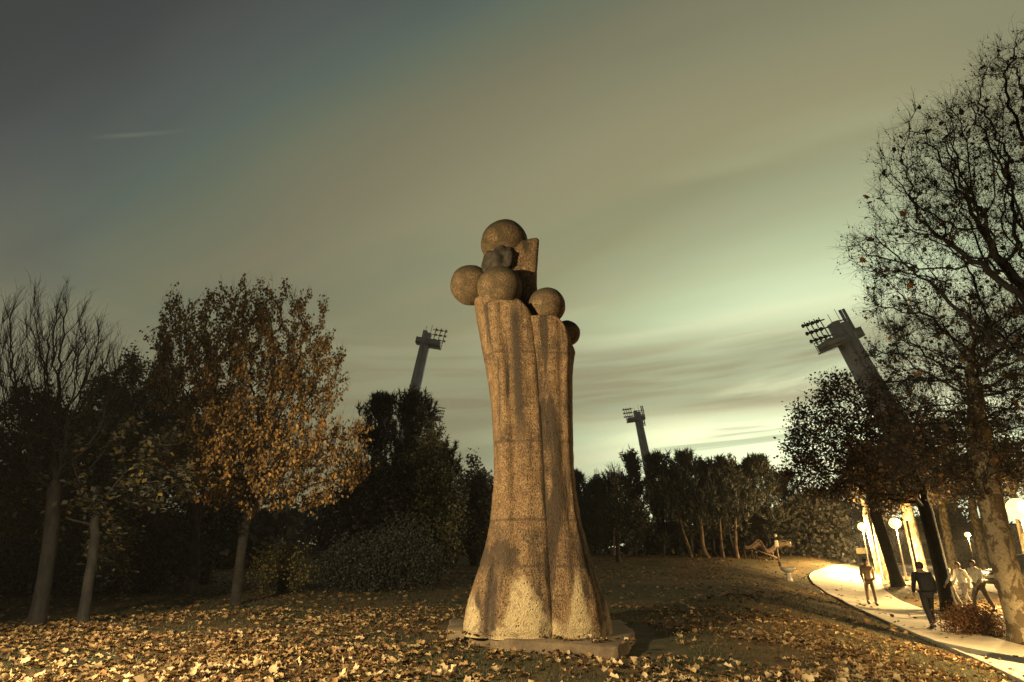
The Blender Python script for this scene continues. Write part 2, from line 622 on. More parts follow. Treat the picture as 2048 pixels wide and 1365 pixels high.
M_path = path_mat('path_asphalt', (.50, .46, .37))
M_road = path_mat('road_asphalt', (.12, .115, .10))
M_kerb = simple('kerb_stone', (.30, .27, .22), .8, 0, .25, 4, .3)
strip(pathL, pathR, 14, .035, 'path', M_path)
# kerb edging along the lawn side
for nm, edge, other in (('kerb', pathL, pathR),):
    d = np.gradient(edge, axis=0); d /= np.linalg.norm(d, axis=1, keepdims=True)
    nrm = np.stack([-d[:, 1], d[:, 0]], 1)
    if np.mean(np.sum((other - edge) * nrm, 1)) > 0:
        nrm = -nrm
    mb = MB(); rows = []
    for k, (off, h) in enumerate(((0, -.1), (0, .075), (.09, .075), (.09, -.1))):
        p = edge + nrm * off
        rows.append(np.concatenate([p, (gz(edge[:, 0], edge[:, 1]) + h)[:, None]], 1))
    v = np.stack(rows, 1).reshape(-1, 3)
    i = np.arange(NPATH - 1)[:, None] * 4; j = np.arange(3)[None]
    mb.add(v, quad=np.stack([i + j, i + 4 + j, i + 4 + j + 1, i + j + 1], -1).reshape(-1, 4))
    tag(mb.build(nm, M_kerb), kind='structure')
# the street beyond the trees
roadL = resample([GP(*p) for p in [(2250, 1262), (2080, 1215), (1980, 1186), (1900, 1168), (1850, 1158), (1790, 1147), (1740, 1138)]], 60)
roadR = resample([GP(*p) for p in [(2250, 1160), (2100, 1150), (2000, 1142), (1920, 1137), (1860, 1134), (1800, 1130), (1745, 1127)]], 60)
strip(roadL, roadR, 8, .05, 'road', M_road)
ROAD_POLY = np.concatenate([roadL, roadR[::-1]])
mb = MB()
for dz0, off in ((0, 0),):
    p = roadR; d = np.gradient(p, axis=0); d /= np.linalg.norm(d, axis=1, keepdims=True)
    nr_ = np.stack([-d[:, 1], d[:, 0]], 1)
    if np.mean(np.sum((roadL - roadR) * nr_, 1)) > 0:
        nr_ = -nr_
    rows = [np.concatenate([p + nr_ * o, (gz(p[:, 0], p[:, 1]) + h)[:, None]], 1) for o, h in ((0, -.1), (0, .17), (.25, .17), (.25, -.1))]
    v = np.stack(rows, 1).reshape(-1, 3)
    i = np.arange(59)[:, None] * 4; j = np.arange(3)[None]
    mb.add(v, quad=np.stack([i + j, i + 4 + j, i + 4 + j + 1, i + j + 1], -1).reshape(-1, 4))
tag(mb.build('road_kerb', M_kerb), kind='structure')


# ------------------------------------------------------------------ sculpture
def concrete_mat(name, ball=False):
    m, g, b = new_mat(name)
    tc = g.n('ShaderNodeTexCoord')
    ob = tc.outputs['Object']
    x, y, z = g.sep(ob)[0:3]
    fine = g.noise(ob, 60 if not ball else 42, 5, .75)
    grit = g.noise(ob, 30, 4, .8)
    mid = g.noise(ob, 4.5, 5, .65)
    vo = g.n('ShaderNodeTexVoronoi'); vo.inputs['Scale'].default_value = 24
    g.put(vo.inputs['Vector'], ob)
    vo2 = g.n('ShaderNodeTexVoronoi'); vo2.inputs['Scale'].default_value = 55
    g.put(vo2.inputs['Vector'], ob)
    pits = g.mapr(vo.outputs['Distance'], .28, .12)
    pits = g.math('MULTIPLY', pits, g.mapr(g.noise(ob, 7, 2, .5), .45, .6))
    c = g.mix(g.mapr(mid, .3, .7), (.24, .15, .078), (.40, .265, .14))
    c = g.mix(g.mapr(fine, .46, .54, 0, .85), c, (.055, .034, .02))
    c = g.mix(g.mapr(grit, .56, .66, 0, .9), c, (.52, .35, .20))
    c = g.mix(g.mapr(g.noise(ob, 19, 4, .8), .55, .66, 0, .75), c, (.05, .034, .022))
    if not ball:
        st = g.noise(g.comb(g.math('MULTIPLY', x, 3.6), g.math('MULTIPLY', y, 3.6), g.math('MULTIPLY', z, .28)), 1.0, 4, .6, .4)
        streak = g.mapr(st, .50, .62, 0, .85)
        # rain streak running down the first flute
        ln = g.math('ADD', g.math('SUBTRACT', x, -.335), g.math('MULTIPLY', g.math('SUBTRACT', z, 4.0), .05))
        ln = g.math('ADD', ln, g.math('MULTIPLY', g.math('SUBTRACT', grit, .5), .16))
        flute = g.math('MULTIPLY', g.mapr(g.math('ABSOLUTE', ln), .13, .03), g.math('MULTIPLY', g.mapr(z, 2.4, 3.4), g.mapr(z, 5.4, 4.8)))
        streak = g.math('MAXIMUM', streak, g.math('MULTIPLY', flute, .9))
        # damp dark zone at a man's height
        dz = g.math('MULTIPLY', g.mapr(z, .75, 1.15), g.mapr(z, 1.9, 1.35))
        damp = g.math('MULTIPLY', dz, g.mapr(g.noise(ob, 2.2, 4, .6), .42, .58))
        streak = g.math('MAXIMUM', streak, g.math('MULTIPLY', damp, .8))
        for jy in (1131, 1042, 890, 716):
            jz = P(1060, jy, 9.4).z
            dj = g.math('ABSOLUTE', g.math('ADD', g.math('SUBTRACT', z, jz), g.math('MULTIPLY', g.math('SUBTRACT', mid, .5), .05)))
            streak = g.math('MAXIMUM', streak, g.math('MULTIPLY', g.mapr(dj, .035, .008), .6))
            if jy in (890, 716):
                up_ = g.math('MULTIPLY', g.mapr(z, jz - .30, jz + .02), g.mapr(z, jz + .40, jz))
                streak = g.math('MAXIMUM', streak, g.math('MULTIPLY', up_, g.mapr(g.noise(ob, 3.3, 5, .65), .45, .62, 0, .75)))
        c = g.mix(streak, c, g.mix(g.mapr(fine, .4, .6), (.026, .024, .022), (.065, .05, .036)))
        # pale cream repainted patches along the foot
        hgt = .02
        for cx_, wd, hh in ((-1.02, .16, .62), (-.27, .27, .82), (.50, .13, .92), (.95, .12, .5), (-.05, .5, .16)):
            q_ = g.math('DIVIDE', g.math('SUBTRACT', x, cx_), wd)
            hgt = g.math('ADD', hgt, g.math('MULTIPLY', g.math('EXPONENT', g.math('MULTIPLY', g.math('MULTIPLY', q_, q_), -1.0)), hh))
        edge = g.math('ADD', g.math('MULTIPLY', g.math('SUBTRACT', g.noise(ob, 3.2, 4, .65), .5), .9), g.math('MULTIPLY', g.math('SUBTRACT', grit, .5), .3))
        top = g.math('SUBTRACT', g.math('ADD', hgt, edge), z)
        cream = g.math('MULTIPLY', g.mapr(top, -.16, .16), g.mapr(g.noise(ob, 9, 5, .7), .34, .52, .35, 1.0))
        c = g.mix(g.math('MULTIPLY', cream, .92), c, g.mix(g.mapr(fine, .35, .65), (.40, .30, .15), (.68, .56, .33)))
        c = g.mix(pits, c, (.04, .03, .02))
    else:
        nrm = g.sep(g.n('ShaderNodeNewGeometry').outputs['Normal'])[2]
        moss = g.mapr(g.math('ADD', nrm, g.math('MULTIPLY', g.math('SUBTRACT', mid, .5), 1.6)), .05, .65)
        c = g.mix(g.math('MULTIPLY', moss, .92), c, g.mix(fine, (.030, .030, .024), (.075, .068, .045)))
        c = g.mix(g.mapr(g.noise(ob, 2.6, 4, .65), .35, .6, .80, .35), c, (.060, .048, .027))
    g.put(b.inputs['Base Color'], c)
    b.inputs['Roughness'].default_value = .92
    b.inputs['Specular IOR Level'].default_value = .2
    bn = g.n('ShaderNodeBump'); bn.inputs['Strength'].default_value = .9 if not ball else .6
    bn.inputs['Distance'].default_value = .03
    hgt = g.math('ADD', g.math('MULTIPLY', grit, .5), g.math('ADD', g.math('MULTIPLY', fine, .35), g.math('MULTIPLY', pits, -1.0)))
    hgt = g.math('ADD', hgt, g.math('MULTIPLY', vo2.outputs['Distance'], .5))
    g.put(bn.inputs['Height'], hgt)
    g.put(b.inputs['Normal'], bn.outputs[0])
    return m


M_conc = concrete_mat('exposed_aggregate_concrete')
M_concball = concrete_mat('mossy_ball_concrete', True)


def build_sculpture():
    YC = 9.75
    SL = .14
    base = Vector((.42, YC, 0))
    root = empty('sculpture', base)
    tag(root, 'tall fluted brown concrete sculpture crowned with five balls in the middle of the lawn', 'sculpture')
    # plinth slab
    G = lambda px, py, z: (lambda r: (r[0] * (z - CAM_H) / r[2], r[1] * (z - CAM_H) / r[2]))(ray(px, py))
    f = [G(894, 1280, 0), G(1018, 1303, 0), G(1236, 1321, 0), G(1256, 1308, 0)]
    poly = [f[0], f[1], f[2], f[3], (1.80, 9.6), (1.86, 11.0), (f[0][0] - .1, 11.2)]
    pl = MB()
    poly = [(p[0] - base.x, p[1] - base.y) for p in poly]
    # subdivided chipped outline
    out = []
    for i in range(len(poly)):
        a, b_ = np.array(poly[i]), np.array(poly[(i + 1) % len(poly)])
        n = max(2, int(np.linalg.norm(b_ - a) / .09))
        for k in range(n):
            p = a + (b_ - a) * k / n
            j = mnoise.noise(Vector((p[0] * 4, p[1] * 4, 0))) * .035 + mnoise.noise(Vector((p[0] * 17, p[1] * 17, 3))) * .014
            out.append((p[0] + j, p[1] + j))
    n = len(out)
    vs, qs = [], []
    cx, cy = np.mean(out, axis=0)
    for (z, k) in ((-.25, 1.0), (SL - .035, 1.0), (SL - .01, .995), (SL, .982)):
        for p in out:
            jj = mnoise.noise(Vector((p[0] * 9, p[1] * 9, z * 20))) * .012
            vs.append((cx + (p[0] - cx) * k, cy + (p[1] - cy) * k, z + jj * (k < 1.0)))
    for r_ in range(3):
        for i in range(n):
            qs.append((r_ * n + i, r_ * n + (i + 1) % n, (r_ + 1) * n + (i + 1) % n, (r_ + 1) * n + i))
    pl.add(vs, quad=qs, ngon=[[3 * n + i for i in range(n)]])
    pl.build('plinth', concrete_mat_slab(), root)
    # fluted body: overlapping upright lobes, each with its own outline against the sky and its own top
    rows = [1268, 1215, 1150, 1100, 1050, 960, 900, 820, 750, 690, 620, 560, 492]
    lobes = {
        # y in photograph: (left px, right px), centre depth offset, half depth
        'a': (dict(zip(rows, [(926, 1046), (934, 1040), (955, 1034), (969, 1030), (982, 1026), (989, 1022), (989, 1020), (984, 1018), (975, 1014), (963, 1008), (949, 1000)])), -.06, .62, 614),
        'b': (dict(zip(rows, [(966, 1120), (970, 1118), (980, 1113), (986, 1109), (991, 1104), (993, 1098), (993, 1094), (989, 1090), (982, 1085), (974, 1079), (965, 1068)])), -.24, .64, 622),
        'c': (dict(zip(rows, [(1066, 1210), (1066, 1200), (1064, 1184), (1062, 1171), (1059, 1159), (1056, 1147), (1054, 1142), (1050, 1141), (1047, 1141), (1042, 1142), (1038, 1134)])), -.18, .64, 651),
        'd': (dict(zip(rows, [(1140, 1222), (1132, 1211), (1122, 1188), (1112, 1174), (1104, 1161), (1096, 1148), (1092, 1144), (1090, 1143), (1090, 1145), (1090, 1149), (1090, 1150)])), .0, .60, 698),
        'core': (dict(zip(rows, [(945, 1150), (950, 1145), (967, 1130), (979, 1120), (990, 1112), (995, 1100), (995, 1096), (990, 1092), (981, 1086), (970, 1078), (957, 1066)])), -.02, .66, 617),
        'core2': (dict(zip(rows, [(1030, 1208), (1032, 1198), (1036, 1180), (1040, 1167), (1040, 1155), (1040, 1143), (1040, 1139), (1040, 1137), (1040, 1136), (1038, 1132), (1036, 1126)])), .0, .66, 654),
        'fin': (dict(zip(rows, [(1000, 1080)] * 9 + [(1006, 1078), (1006, 1074), (1006, 1073), (1000, 1079)])), .22, .34, 497),
    }
    def zc(py, yy=YC):
        r = ray(1060, py); return CAM_H + r[2] * yy / r[1]
    mb = MB()
    nth = 56
    for nm, (prof, dy, hd, ytop) in lobes.items():
        ys = sorted(prof.keys(), reverse=True)
        Yl = YC + dy
        zz = np.array([zc(y, Yl) for y in ys])
        xl = np.array([(prof[y][0] - 1024) / F_PX * (Yl * math.cos(PITCH) + (zc(y, Yl) - CAM_H) * math.sin(PITCH)) for y in ys])
        xr = np.array([(prof[y][1] - 1024) / F_PX * (Yl * math.cos(PITCH) + (zc(y, Yl) - CAM_H) * math.sin(PITCH)) for y in ys])
        z_top = zc(ytop, Yl) - .05
        z_bot = SL - .02
        n_r = 130
        zs = np.linspace(z_bot, z_top, n_r)
        XL, XR = np.interp(zs, zz, xl), np.interp(zs, zz, xr)
        # smooth the outlines
        for _ in range(14):
            XL[1:-1] = (XL[:-2] + 2 * XL[1:-1] + XL[2:]) / 4
            XR[1:-1] = (XR[:-2] + 2 * XR[1:-1] + XR[2:]) / 4
        depth = hd * np.interp(zs, [z_bot, .9, 2.2, 4, z_top], [1.14, 1.02, .82, .72, .80])
        if nm == 'fin':
            depth = hd * np.ones(n_r) * .9
        cx_ = (XL + XR) / 2; hx = (XR - XL) / 2
        th = np.arange(nth) * 2 * np.pi / nth
        ex = {'a': 1.6, 'b': 1.7, 'c': 1.7, 'd': 1.5, 'core': 1.9, 'core2': 1.9, 'fin': 3.2}[nm]
        ct, st_ = np.cos(th), np.sin(th)
        ux = np.sign(ct) * np.abs(ct) ** (2 / (ex * 2)) ; uy = np.sign(st_) * np.abs(st_) ** (2 / (ex * 2))
        V = []
        zk = list(zs)
        scale = np.ones(n_r)
        for gj in (zc(1042), zc(890), zc(716), zc(1131)):
            scale -= .022 * np.exp(-((zs - gj) / .016) ** 2)
        # rounded top rim and closed cap
        extra = [(0.985, .02), (.95, .045), (.86, .06), (.6, .062), (.25, .064)]
        lean = {'a': -.14, 'b': -.02, 'c': -.04, 'd': -.30, 'core': -.05, 'core2': -.10, 'fin': .26}[nm]
        drop = {'b': .24, 'c': .30, 'core': .24, 'core2': .28}.get(nm, 0)
        foot = 1 - .035 * np.clip((.28 - zs) / .12, 0, 1) ** 2
        for i in range(n_r):
            k = scale[i] * foot[i]
            px_ = cx_[i] + hx[i] * ux * k; py_ = Yl + depth[i] * uy * k
            gv = {'b': ((-.30, .17, .075), (.42, .10, .02)), 'c': ((.52, .14, .055), (-.15, .2, .02))}.get(nm, ())
            for gu, gw, gd in gv:
                py_ = py_ + (uy < 0) * gd * (.35 + .65 * min(1, max(0, (zs[i] - .6) / 1.6))) * np.exp(-((ux - gu) / gw) ** 2)
            for q in range(nth):
                p = Vector((px_[q] * 1.6, py_[q] * 1.6, zs[i] * 1.2))
                j = mnoise.noise(p) * .022 + mnoise.noise(p * 5.5) * .010
                topk = max(0.0, (zs[i] - z_top + .45) / .45)
                V.append((px_[q] + ux[q] * j, py_[q] + uy[q] * j, zs[i] + lean * (px_[q] - cx_[i]) * topk * topk - drop * topk * max(0, (ux[q] - .35) / .65) ** 1.4))
        for (k, dz) in extra:
            for q in range(nth):
                qx = hx[-1] * ux[q] * k
                j = mnoise.noise(Vector((qx * 7, uy[q] * 4, 3))) * .03
                V.append((cx_[-1] + qx, Yl + depth[-1] * uy[q] * k, z_top + dz + lean * qx + j * (1 - k + .3) - drop * max(0, (ux[q] * k - .35) / .65) ** 1.4))
        NR = n_r + len(extra)
        i = np.arange(NR - 1)[:, None] * nth; j = np.arange(nth)[None]; k = (j + 1) % nth
        mb.add(np.array(V) - np.array(base), quad=np.stack([i + j, i + k, i + nth + k, i + nth + j], -1).reshape(-1, 4), ngon=[[(NR - 1) * nth + q for q in range(nth)]])
    mb.build('body', M_conc, root, smooth=True)
    # the five balls
    def ball(px, py, rpx, Y, lab):
        c = P(px, py, Y)
        dd = Y * math.cos(PITCH) + (c.z - CAM_H) * math.sin(PITCH)
        r = rpx / F_PX * dd * .985
        b_ = bmesh.new()
        bmesh.ops.create_icosphere(b_, subdivisions=4, radius=r)
        for v in b_.verts:
            n_ = v.co.normalized()
            v.co += n_ * (mnoise.noise(v.co * 3 + c) * .018 + mnoise.noise(v.co * 14 + c) * .006)
        for f_ in b_.faces:
            f_.smooth = True
        me = bpy.data.meshes.new('ball'); b_.to_mesh(me); b_.free(); me.materials.append(M_concball)
        o = bpy.data.objects.new('ball', me); C.objects.link(o); o.parent = root; o.location = c - base
        o['label'] = lab
    ball(1009, 487, 47.5, 9.95, 'large stone ball at the very top')
    ball(941, 571, 41, 10.0, 'stone ball at the left behind the front ball')
    ball(1000, 577, 46, 9.36, 'large stone ball at the front left')
    ball(1094, 612, 37.5, 9.40, 'middle sized stone ball right of the crease')
    ball(1133, 667, 27, 9.85, 'small stone ball on the lowest right shoulder')
    # rough mortar collar between the top balls
    mm = MB()
    c1, c2 = P(1012, 535, 9.75), P(1003, 505, 9.7)
    bm_ = bmesh.new()
    bmesh.ops.create_icosphere(bm_, subdivisions=4, radius=1)
    cc = P(1001, 532, 9.80) - base
    for v in bm_.verts:
        n_ = v.co.copy()
        k = 1 + mnoise.noise(n_ * 2.2) * .30 + mnoise.noise(n_ * 6) * .12
        v.co = Vector((n_.x * .33 * k, n_.y * .30 * k, n_.z * .40 * k)) + cc
    for f_ in bm_.faces: f_.smooth = True
    me = bpy.data.meshes.new('mortar'); bm_.to_mesh(me); bm_.free(); me.materials.append(simple('dark_mortar', (.045, .036, .026), .95, 0, .5, 9, .8))
    o = bpy.data.objects.new('mortar', me); C.objects.link(o); o.parent = root


def concrete_mat_slab():
    m, g, b = new_mat('slab_concrete')
    ob = g.n('ShaderNodeTexCoord').outputs['Object']
    a = g.noise(ob, 2.2, 5, .65); f = g.noise(ob, 55, 4, .7)
    c = g.mix(g.mapr(a, .35, .65), (.11, .078, .046), (.21, .155, .088))
    c = g.mix(g.mapr(f, .4, .7, 0, .6), c, (.06, .04, .025))
    g.put(b.inputs['Base Color'], c); b.inputs['Roughness'].default_value = .9
    bn = g.n('ShaderNodeBump'); bn.inputs['Strength'].default_value = .7; bn.inputs['Distance'].default_value = .02
    g.put(bn.inputs['Height'], f); g.put(b.inputs['Normal'], bn.outputs[0])
    return m


build_sculpture()


# ------------------------------------------------------------------ trees
def unit(a):
    return a / (np.linalg.norm(a, axis=-1, keepdims=True) + 1e-9)


def rand_unit(n):
    return unit(RNG.normal(size=(n, 3)))


# leaf outlines: flat vertices (x across, y along), faces
LEAF_SIMPLE = (np.array([[0, 0, 0], [.33, .45, .07], [0, 1, 0], [-.33, .45, .07]]), np.array([[0, 1, 2], [0, 2, 3]]))
LEAF_BLADE = (np.array([[-.5, 0, 0], [.5, 0, 0], [0, 1, 0]]), np.array([[0, 1, 2]]))


def lobed(seed=0, curl=.35):
    """a crumpled five-lobed plane leaf"""
    r = random.Random(seed)
    ang = [-90, -62, -32, -8, 20, 48, 90, 132, 160, 188, 212, 242]
    rad = [.20, .40, .34, .52, .38, .54, .62, .55, .38, .50, .34, .40]
    v = [[0, .38, .02]]
    for a, k in zip(ang, rad):
        k *= r.uniform(.85, 1.12)
        x, y = k * math.cos(R(a)), k * math.sin(R(a))
        v.append([x, .38 + y, curl * (k ** 2) * r.uniform(-.3, 1.5) + abs(x) * curl * .9 + (r.random() - .5) * .14])
    n = len(ang)
    return np.array(v), np.array([[0, 1 + i, 1 + (i + 1) % n] for i in range(n)])


def place_leaves(mb, tmpl, pos, axis, nrm, size):
    tv, tf = tmpl
    a = unit(axis)
    n = unit(nrm - a * np.sum(nrm * a, 1, keepdims=True))
    x = np.cross(a, n)
    size = np.asarray(size)[:, None, None]
    v = pos[:, None] + size * (tv[None, :, 0:1] * x[:, None] + tv[None, :, 1:2] * a[:, None] + tv[None, :, 2:3] * n[:, None])
    k = len(tv)
    f = tf[None] + (np.arange(len(pos)) * k)[:, None, None]
    mb.add(v.reshape(-1, 3), tri=f.reshape(-1, 3))


def colonize(trunk, attr, step, di, dk, trop=(0, 0, .0), maxit=140, jit=.25):
    nodes = [np.array(p, float) for p in trunk]
    parent = [-1] + list(range(len(trunk) - 1))
    attr = np.array(attr, float)
    near = np.full(len(attr), -1); dist = np.full(len(attr), 1e9)

    def upd(idx):
        nonlocal near, dist
        P_ = np.array([nodes[i] for i in idx])
        d = np.linalg.norm(attr[:, None] - P_[None], axis=2)
        j = d.argmin(1); dm = d[np.arange(len(attr)), j]
        m = dm < dist
        dist = np.where(m, dm, dist); near = np.where(m, np.array(idx)[j], near)
    upd(list(range(len(nodes))))
    trop = np.array(trop, float)
    seen = set()
    for it in range(maxit):
        m = dist < di
        if not m.any():
            m = dist < dist.min() * 1.3 + .01
        act = near[m]
        if len(act) == 0:
            break
        dirs = unit(attr[m] - np.array([nodes[i] for i in act]))
        new = []
        u, inv = np.unique(act, return_inverse=True)
        S = np.zeros((len(u), 3)); np.add.at(S, inv, dirs)
        for i, s_ in zip(u, S):
            s_ = unit(s_) + trop + RNG.normal(size=3) * jit * .4
            p = nodes[i] + unit(s_) * step
            key = (int(i), round(p[0] / (step * .4)), round(p[1] / (step * .4)), round(p[2] / (step * .4)))
            if key in seen:
                continue
            seen.add(key)
            nodes.append(p); parent.append(int(i)); new.append(len(nodes) - 1)
        if not new:
            break
        upd(new)
        keep = dist > dk
        attr, near, dist = attr[keep], near[keep], dist[keep]
        if len(attr) == 0:
            break
    return np.array(nodes), np.array(parent)


def pipe(nodes, parent, tip, trunk_r, expo=2.3):
    n = len(nodes)
    acc = np.zeros(n); cnt = np.zeros(n, int)
    for i in range(n - 1, 0, -1):
        if cnt[i] == 0:
            acc[i] = tip ** expo
        acc[parent[i]] += acc[i]; cnt[parent[i]] += 1
    r = np.maximum(acc, tip ** expo) ** (1 / expo)
    k = trunk_r / r[0]
    # blend so that the trunk gets its own girth while tips stay thin
    w = np.clip((r - tip) / (r[0] - tip + 1e-9), 0, 1)
    return r * (1 + (k - 1) * w ** .7), cnt


def polylines(nodes, parent, rad):
    n = len(nodes)
    best = {}
    kids = [[] for _ in range(n)]
    for i in range(1, n):
        kids[parent[i]].append(i)
    out = []
    starts = [(0, None)]
    while starts:
        s, par = starts.pop()
        pts = [] if par is None else [par]
        cur = s
        while True:
            pts.append(cur)
            ks = kids[cur]
            if not ks:
                break
            b = max(ks, key=lambda q: rad[q])
            for q in ks:
                if q != b:
                    starts.append((q, cur))
            cur = b
        if len(pts) > 1:
            r = rad[pts].copy()
            if par is not None:
                r[0] = min(r[0], r[1] * 1.25)
            out.append((nodes[pts], r))
    return out


def add_polys(mb, polys, sides_fn):
    groups = {}
    for p, r in polys:
        groups.setdefault((len(p), sides_fn(r.max())), []).append((p, r))
    for (k, s), L in groups.items():
        v, q = tube_arrays(np.array([a for a, _ in L]), np.array([b for _, b in L]), s)
        mb.add(v, quad=q)


def smooth_nodes(nodes, parent, it=2):
    nodes = nodes.copy()
    for _ in range(it):
        n2 = nodes.copy()
        cnt = np.ones(len(nodes)); acc = nodes.copy()
        i = np.arange(1, len(nodes))
        np.add.at(acc, i, nodes[parent[1:]]); np.add.at(cnt, i, 1)
        np.add.at(acc, parent[1:], nodes[1:]); np.add.at(cnt, parent[1:], 1)
        n2 = acc / cnt[:, None]
        n2[0] = nodes[0]
        nodes = n2
    return nodes


def twigs(nodes, parent, rad, cnt, n, length, r0, k=4, up=.2, maxr=.05, spread=1.0, straight=.6):
    """n short shoots growing from the thin branches; returns (n,k,3) points"""
    cand = np.where((rad < maxr) & (np.arange(len(nodes)) > 3))[0]
    if len(cand) == 0:
        cand = np.arange(len(nodes))
    w = np.where(cnt[cand] == 0, 3.0, 1.0)
    pick = RNG.choice(cand, n, p=w / w.sum())
    d0 = unit(nodes[pick] - nodes[np.maximum(parent[pick], 0)])
    d = unit(d0 * straight + rand_unit(n) * spread * .6 + np.array([0, 0, up]))
    L = length * RNG.uniform(.4, 1.3, n)
    pts = np.zeros((n, k, 3))
    pts[:, 0] = nodes[pick] - (nodes[pick] - nodes[np.maximum(parent[pick], 0)]) * RNG.random(n)[:, None]
    for j in range(1, k):
        d = unit(d + rand_unit(n) * .28 + np.array([0, 0, up * .3]))
        pts[:, j] = pts[:, j - 1] + d * (L / (k - 1))[:, None]
    rr = np.linspace(1, .35, k)[None] * np.minimum(r0, rad[pick] * .8)[:, None]
    return pts, rr, pick


def env_points(env, n):
    """points inside a union of ellipsoids given as (cx,cy,cz, rx,ry,rz, weight)"""
    w = np.array([e[6] if len(e) > 6 else e[3] * e[4] * e[5] for e in env]); w = w / w.sum()
    out = []
    for e, c in zip(env, RNG.multinomial(n, w)):
        u = rand_unit(c) * (RNG.random(c) ** .42)[:, None]
        out.append(np.array(e[:3]) + u * np.array(e[3:6]))
    return np.concatenate(out)


def leaves_on(pts, n, jitter):
    """n positions spread along twig polylines (M,k,3) with their directions"""
    M, k, _ = pts.shape
    i = RNG.integers(0, M, n); t = RNG.random(n) ** .7 * (k - 1.001)
    j = t.astype(int); f = (t - j)[:, None]
    p = pts[i, j] * (1 - f) + pts[i, j + 1] * f
    return p + RNG.normal(size=(n, 3)) * jitter, unit(pts[i, j + 1] - pts[i, j])


def tree(name, label, cat, base, trunk, env, n_attr, step, di, dk, trunk_r, tip=.006, bark=None, trop=(0, 0, .1),
         tw=(0, .3, .004), tw_up=.2, tw_str=.6, leaf=None, group=None, balls=0, ball_r=.017, foliage_name='crown', extra=None, jit=.25, seed=None, smooth_it=1, branch_bark=None):
    """trunk: points relative to the base; env: crown volume relative to the base; leaf: (n, size, material, mode, template, jitter)"""
    global RNG
    if seed is not None:
        RNG = np.random.default_rng(seed)
    root = empty(name, base)
    tag(root, label, cat, group)
    attr = env_points(env, n_attr)
    nodes, par = colonize(trunk, attr, step, di, dk, trop, jit=jit)
    nodes = smooth_nodes(nodes, par, smooth_it)
    rad, cnt = pipe(nodes, par, tip, trunk_r)
    fl = 1 + .35 * np.exp(-np.maximum(nodes[:, 2], 0) / .25) * (np.arange(len(nodes)) < len(trunk))
    rad = rad * fl
    pl_ = polylines(nodes, par, rad)
    tm = MB()
    thick = [(p, r) for p, r in pl_ if r.max() > trunk_r * .45][:1] or pl_[:1]
    main_id = id(pl_[0][0])
    # main stem apart from the branches
    add_polys(tm, [pl_[0]], lambda r: 12)
    tm.build('trunk', bark, root, smooth=True)
    bmh = MB()
    add_polys(bmh, pl_[1:], lambda r: 8 if r > .05 else (5 if r > .02 else 3))
    tp = None
    if tw[0]:
        kq = 3 if tw[0] > 8000 else 4
        tp, tr_, pick = twigs(nodes, par, rad, cnt, tw[0], tw[1], tw[2], kq, tw_up, maxr=max(.02, trunk_r * .22), straight=tw_str)
        v, q = tube_arrays(tp, tr_, 3)
        bmh.add(v, quad=q)
        # finer side shoots
        m2 = tw[0]
        i2 = RNG.integers(0, len(tp), m2)
        s = tp[i2, RNG.integers(1, kq, m2)]
        d = unit(unit(tp[i2, -1] - tp[i2, 0]) * .8 + rand_unit(m2) * .7 + np.array([0, 0, tw_up * .6]))
        L = tw[1] * .45 * RNG.uniform(.4, 1.2, m2)
        t2 = np.stack([s, s + unit(d + rand_unit(m2) * .2) * L[:, None]], 1)
        v, q = tube_arrays(t2, np.repeat((np.array([[1, .5]]) * tw[2] * .6), m2, 0), 3)
        bmh.add(v, quad=q)
    bmh.build('branches', branch_bark or bark, root)['kind'] = 'stuff'
    if leaf:
        n, size, mat, mode, tmpl, jt = leaf
        src = tp if tp is not None else np.stack([nodes[par[1:]], nodes[1:]], 1)
        p, dd = leaves_on(src, n, jt)
        if mode == 'hang':
            ax = unit(dd * .25 + rand_unit(n) * .42 + np.array([0, 0, -.9])); nn = rand_unit(n)
        elif mode == 'flat':
            ax = unit(dd * .4 + rand_unit(n) * np.array([1, 1, .4])); nn = unit(rand_unit(n) * .7 + np.array([0, 0, 1]))
        else:
            ax = rand_unit(n); nn = rand_unit(n)
        lm = MB()
        place_leaves(lm, tmpl, p, ax, nn, size * RNG.uniform(.6, 1.25, n))
        lm.build(foliage_name, mat, root)['kind'] = 'stuff'
    if balls and tp is not None:
        i = RNG.integers(0, len(tp), balls)
        top = tp[i, RNG.integers(1, kq, balls)]
        L = RNG.uniform(.05, .13, balls)
        low = top + np.stack([RNG.normal(size=balls) * .012, RNG.normal(size=balls) * .012, -L], 1)
        bb = MB()
        v, q = tube_arrays(np.stack([top, low], 1), np.full((balls, 2), .0022), 3)
        bb.add(v, quad=q)
        an = np.arange(5) * 2 * np.pi / 5
        ring = np.concatenate([np.stack([np.cos(an) * .95, np.sin(an) * .95, 0 * an], 1), [[0, 0, 1.05]], [[0, 0, -1.05]]])
        tr = []
        for k in range(5):
            tr += [[5, k, (k + 1) % 5], [6, (k + 1) % 5, k]]
        vv = low[:, None] + ring[None] * (ball_r * RNG.uniform(.8, 1.25, balls))[:, None, None]
        bb.add(vv.reshape(-1, 3), tri=(np.array(tr)[None] + (np.arange(balls) * 7)[:, None, None]).reshape(-1, 3))
        bb.build('seed_balls', M_ball, root)['kind'] = 'stuff'
    return root


def rel(px, py, Y, base):
    p = P(px, py, Y)
    return (p.x - base.x, p.y - base.y, p.z - base.z)


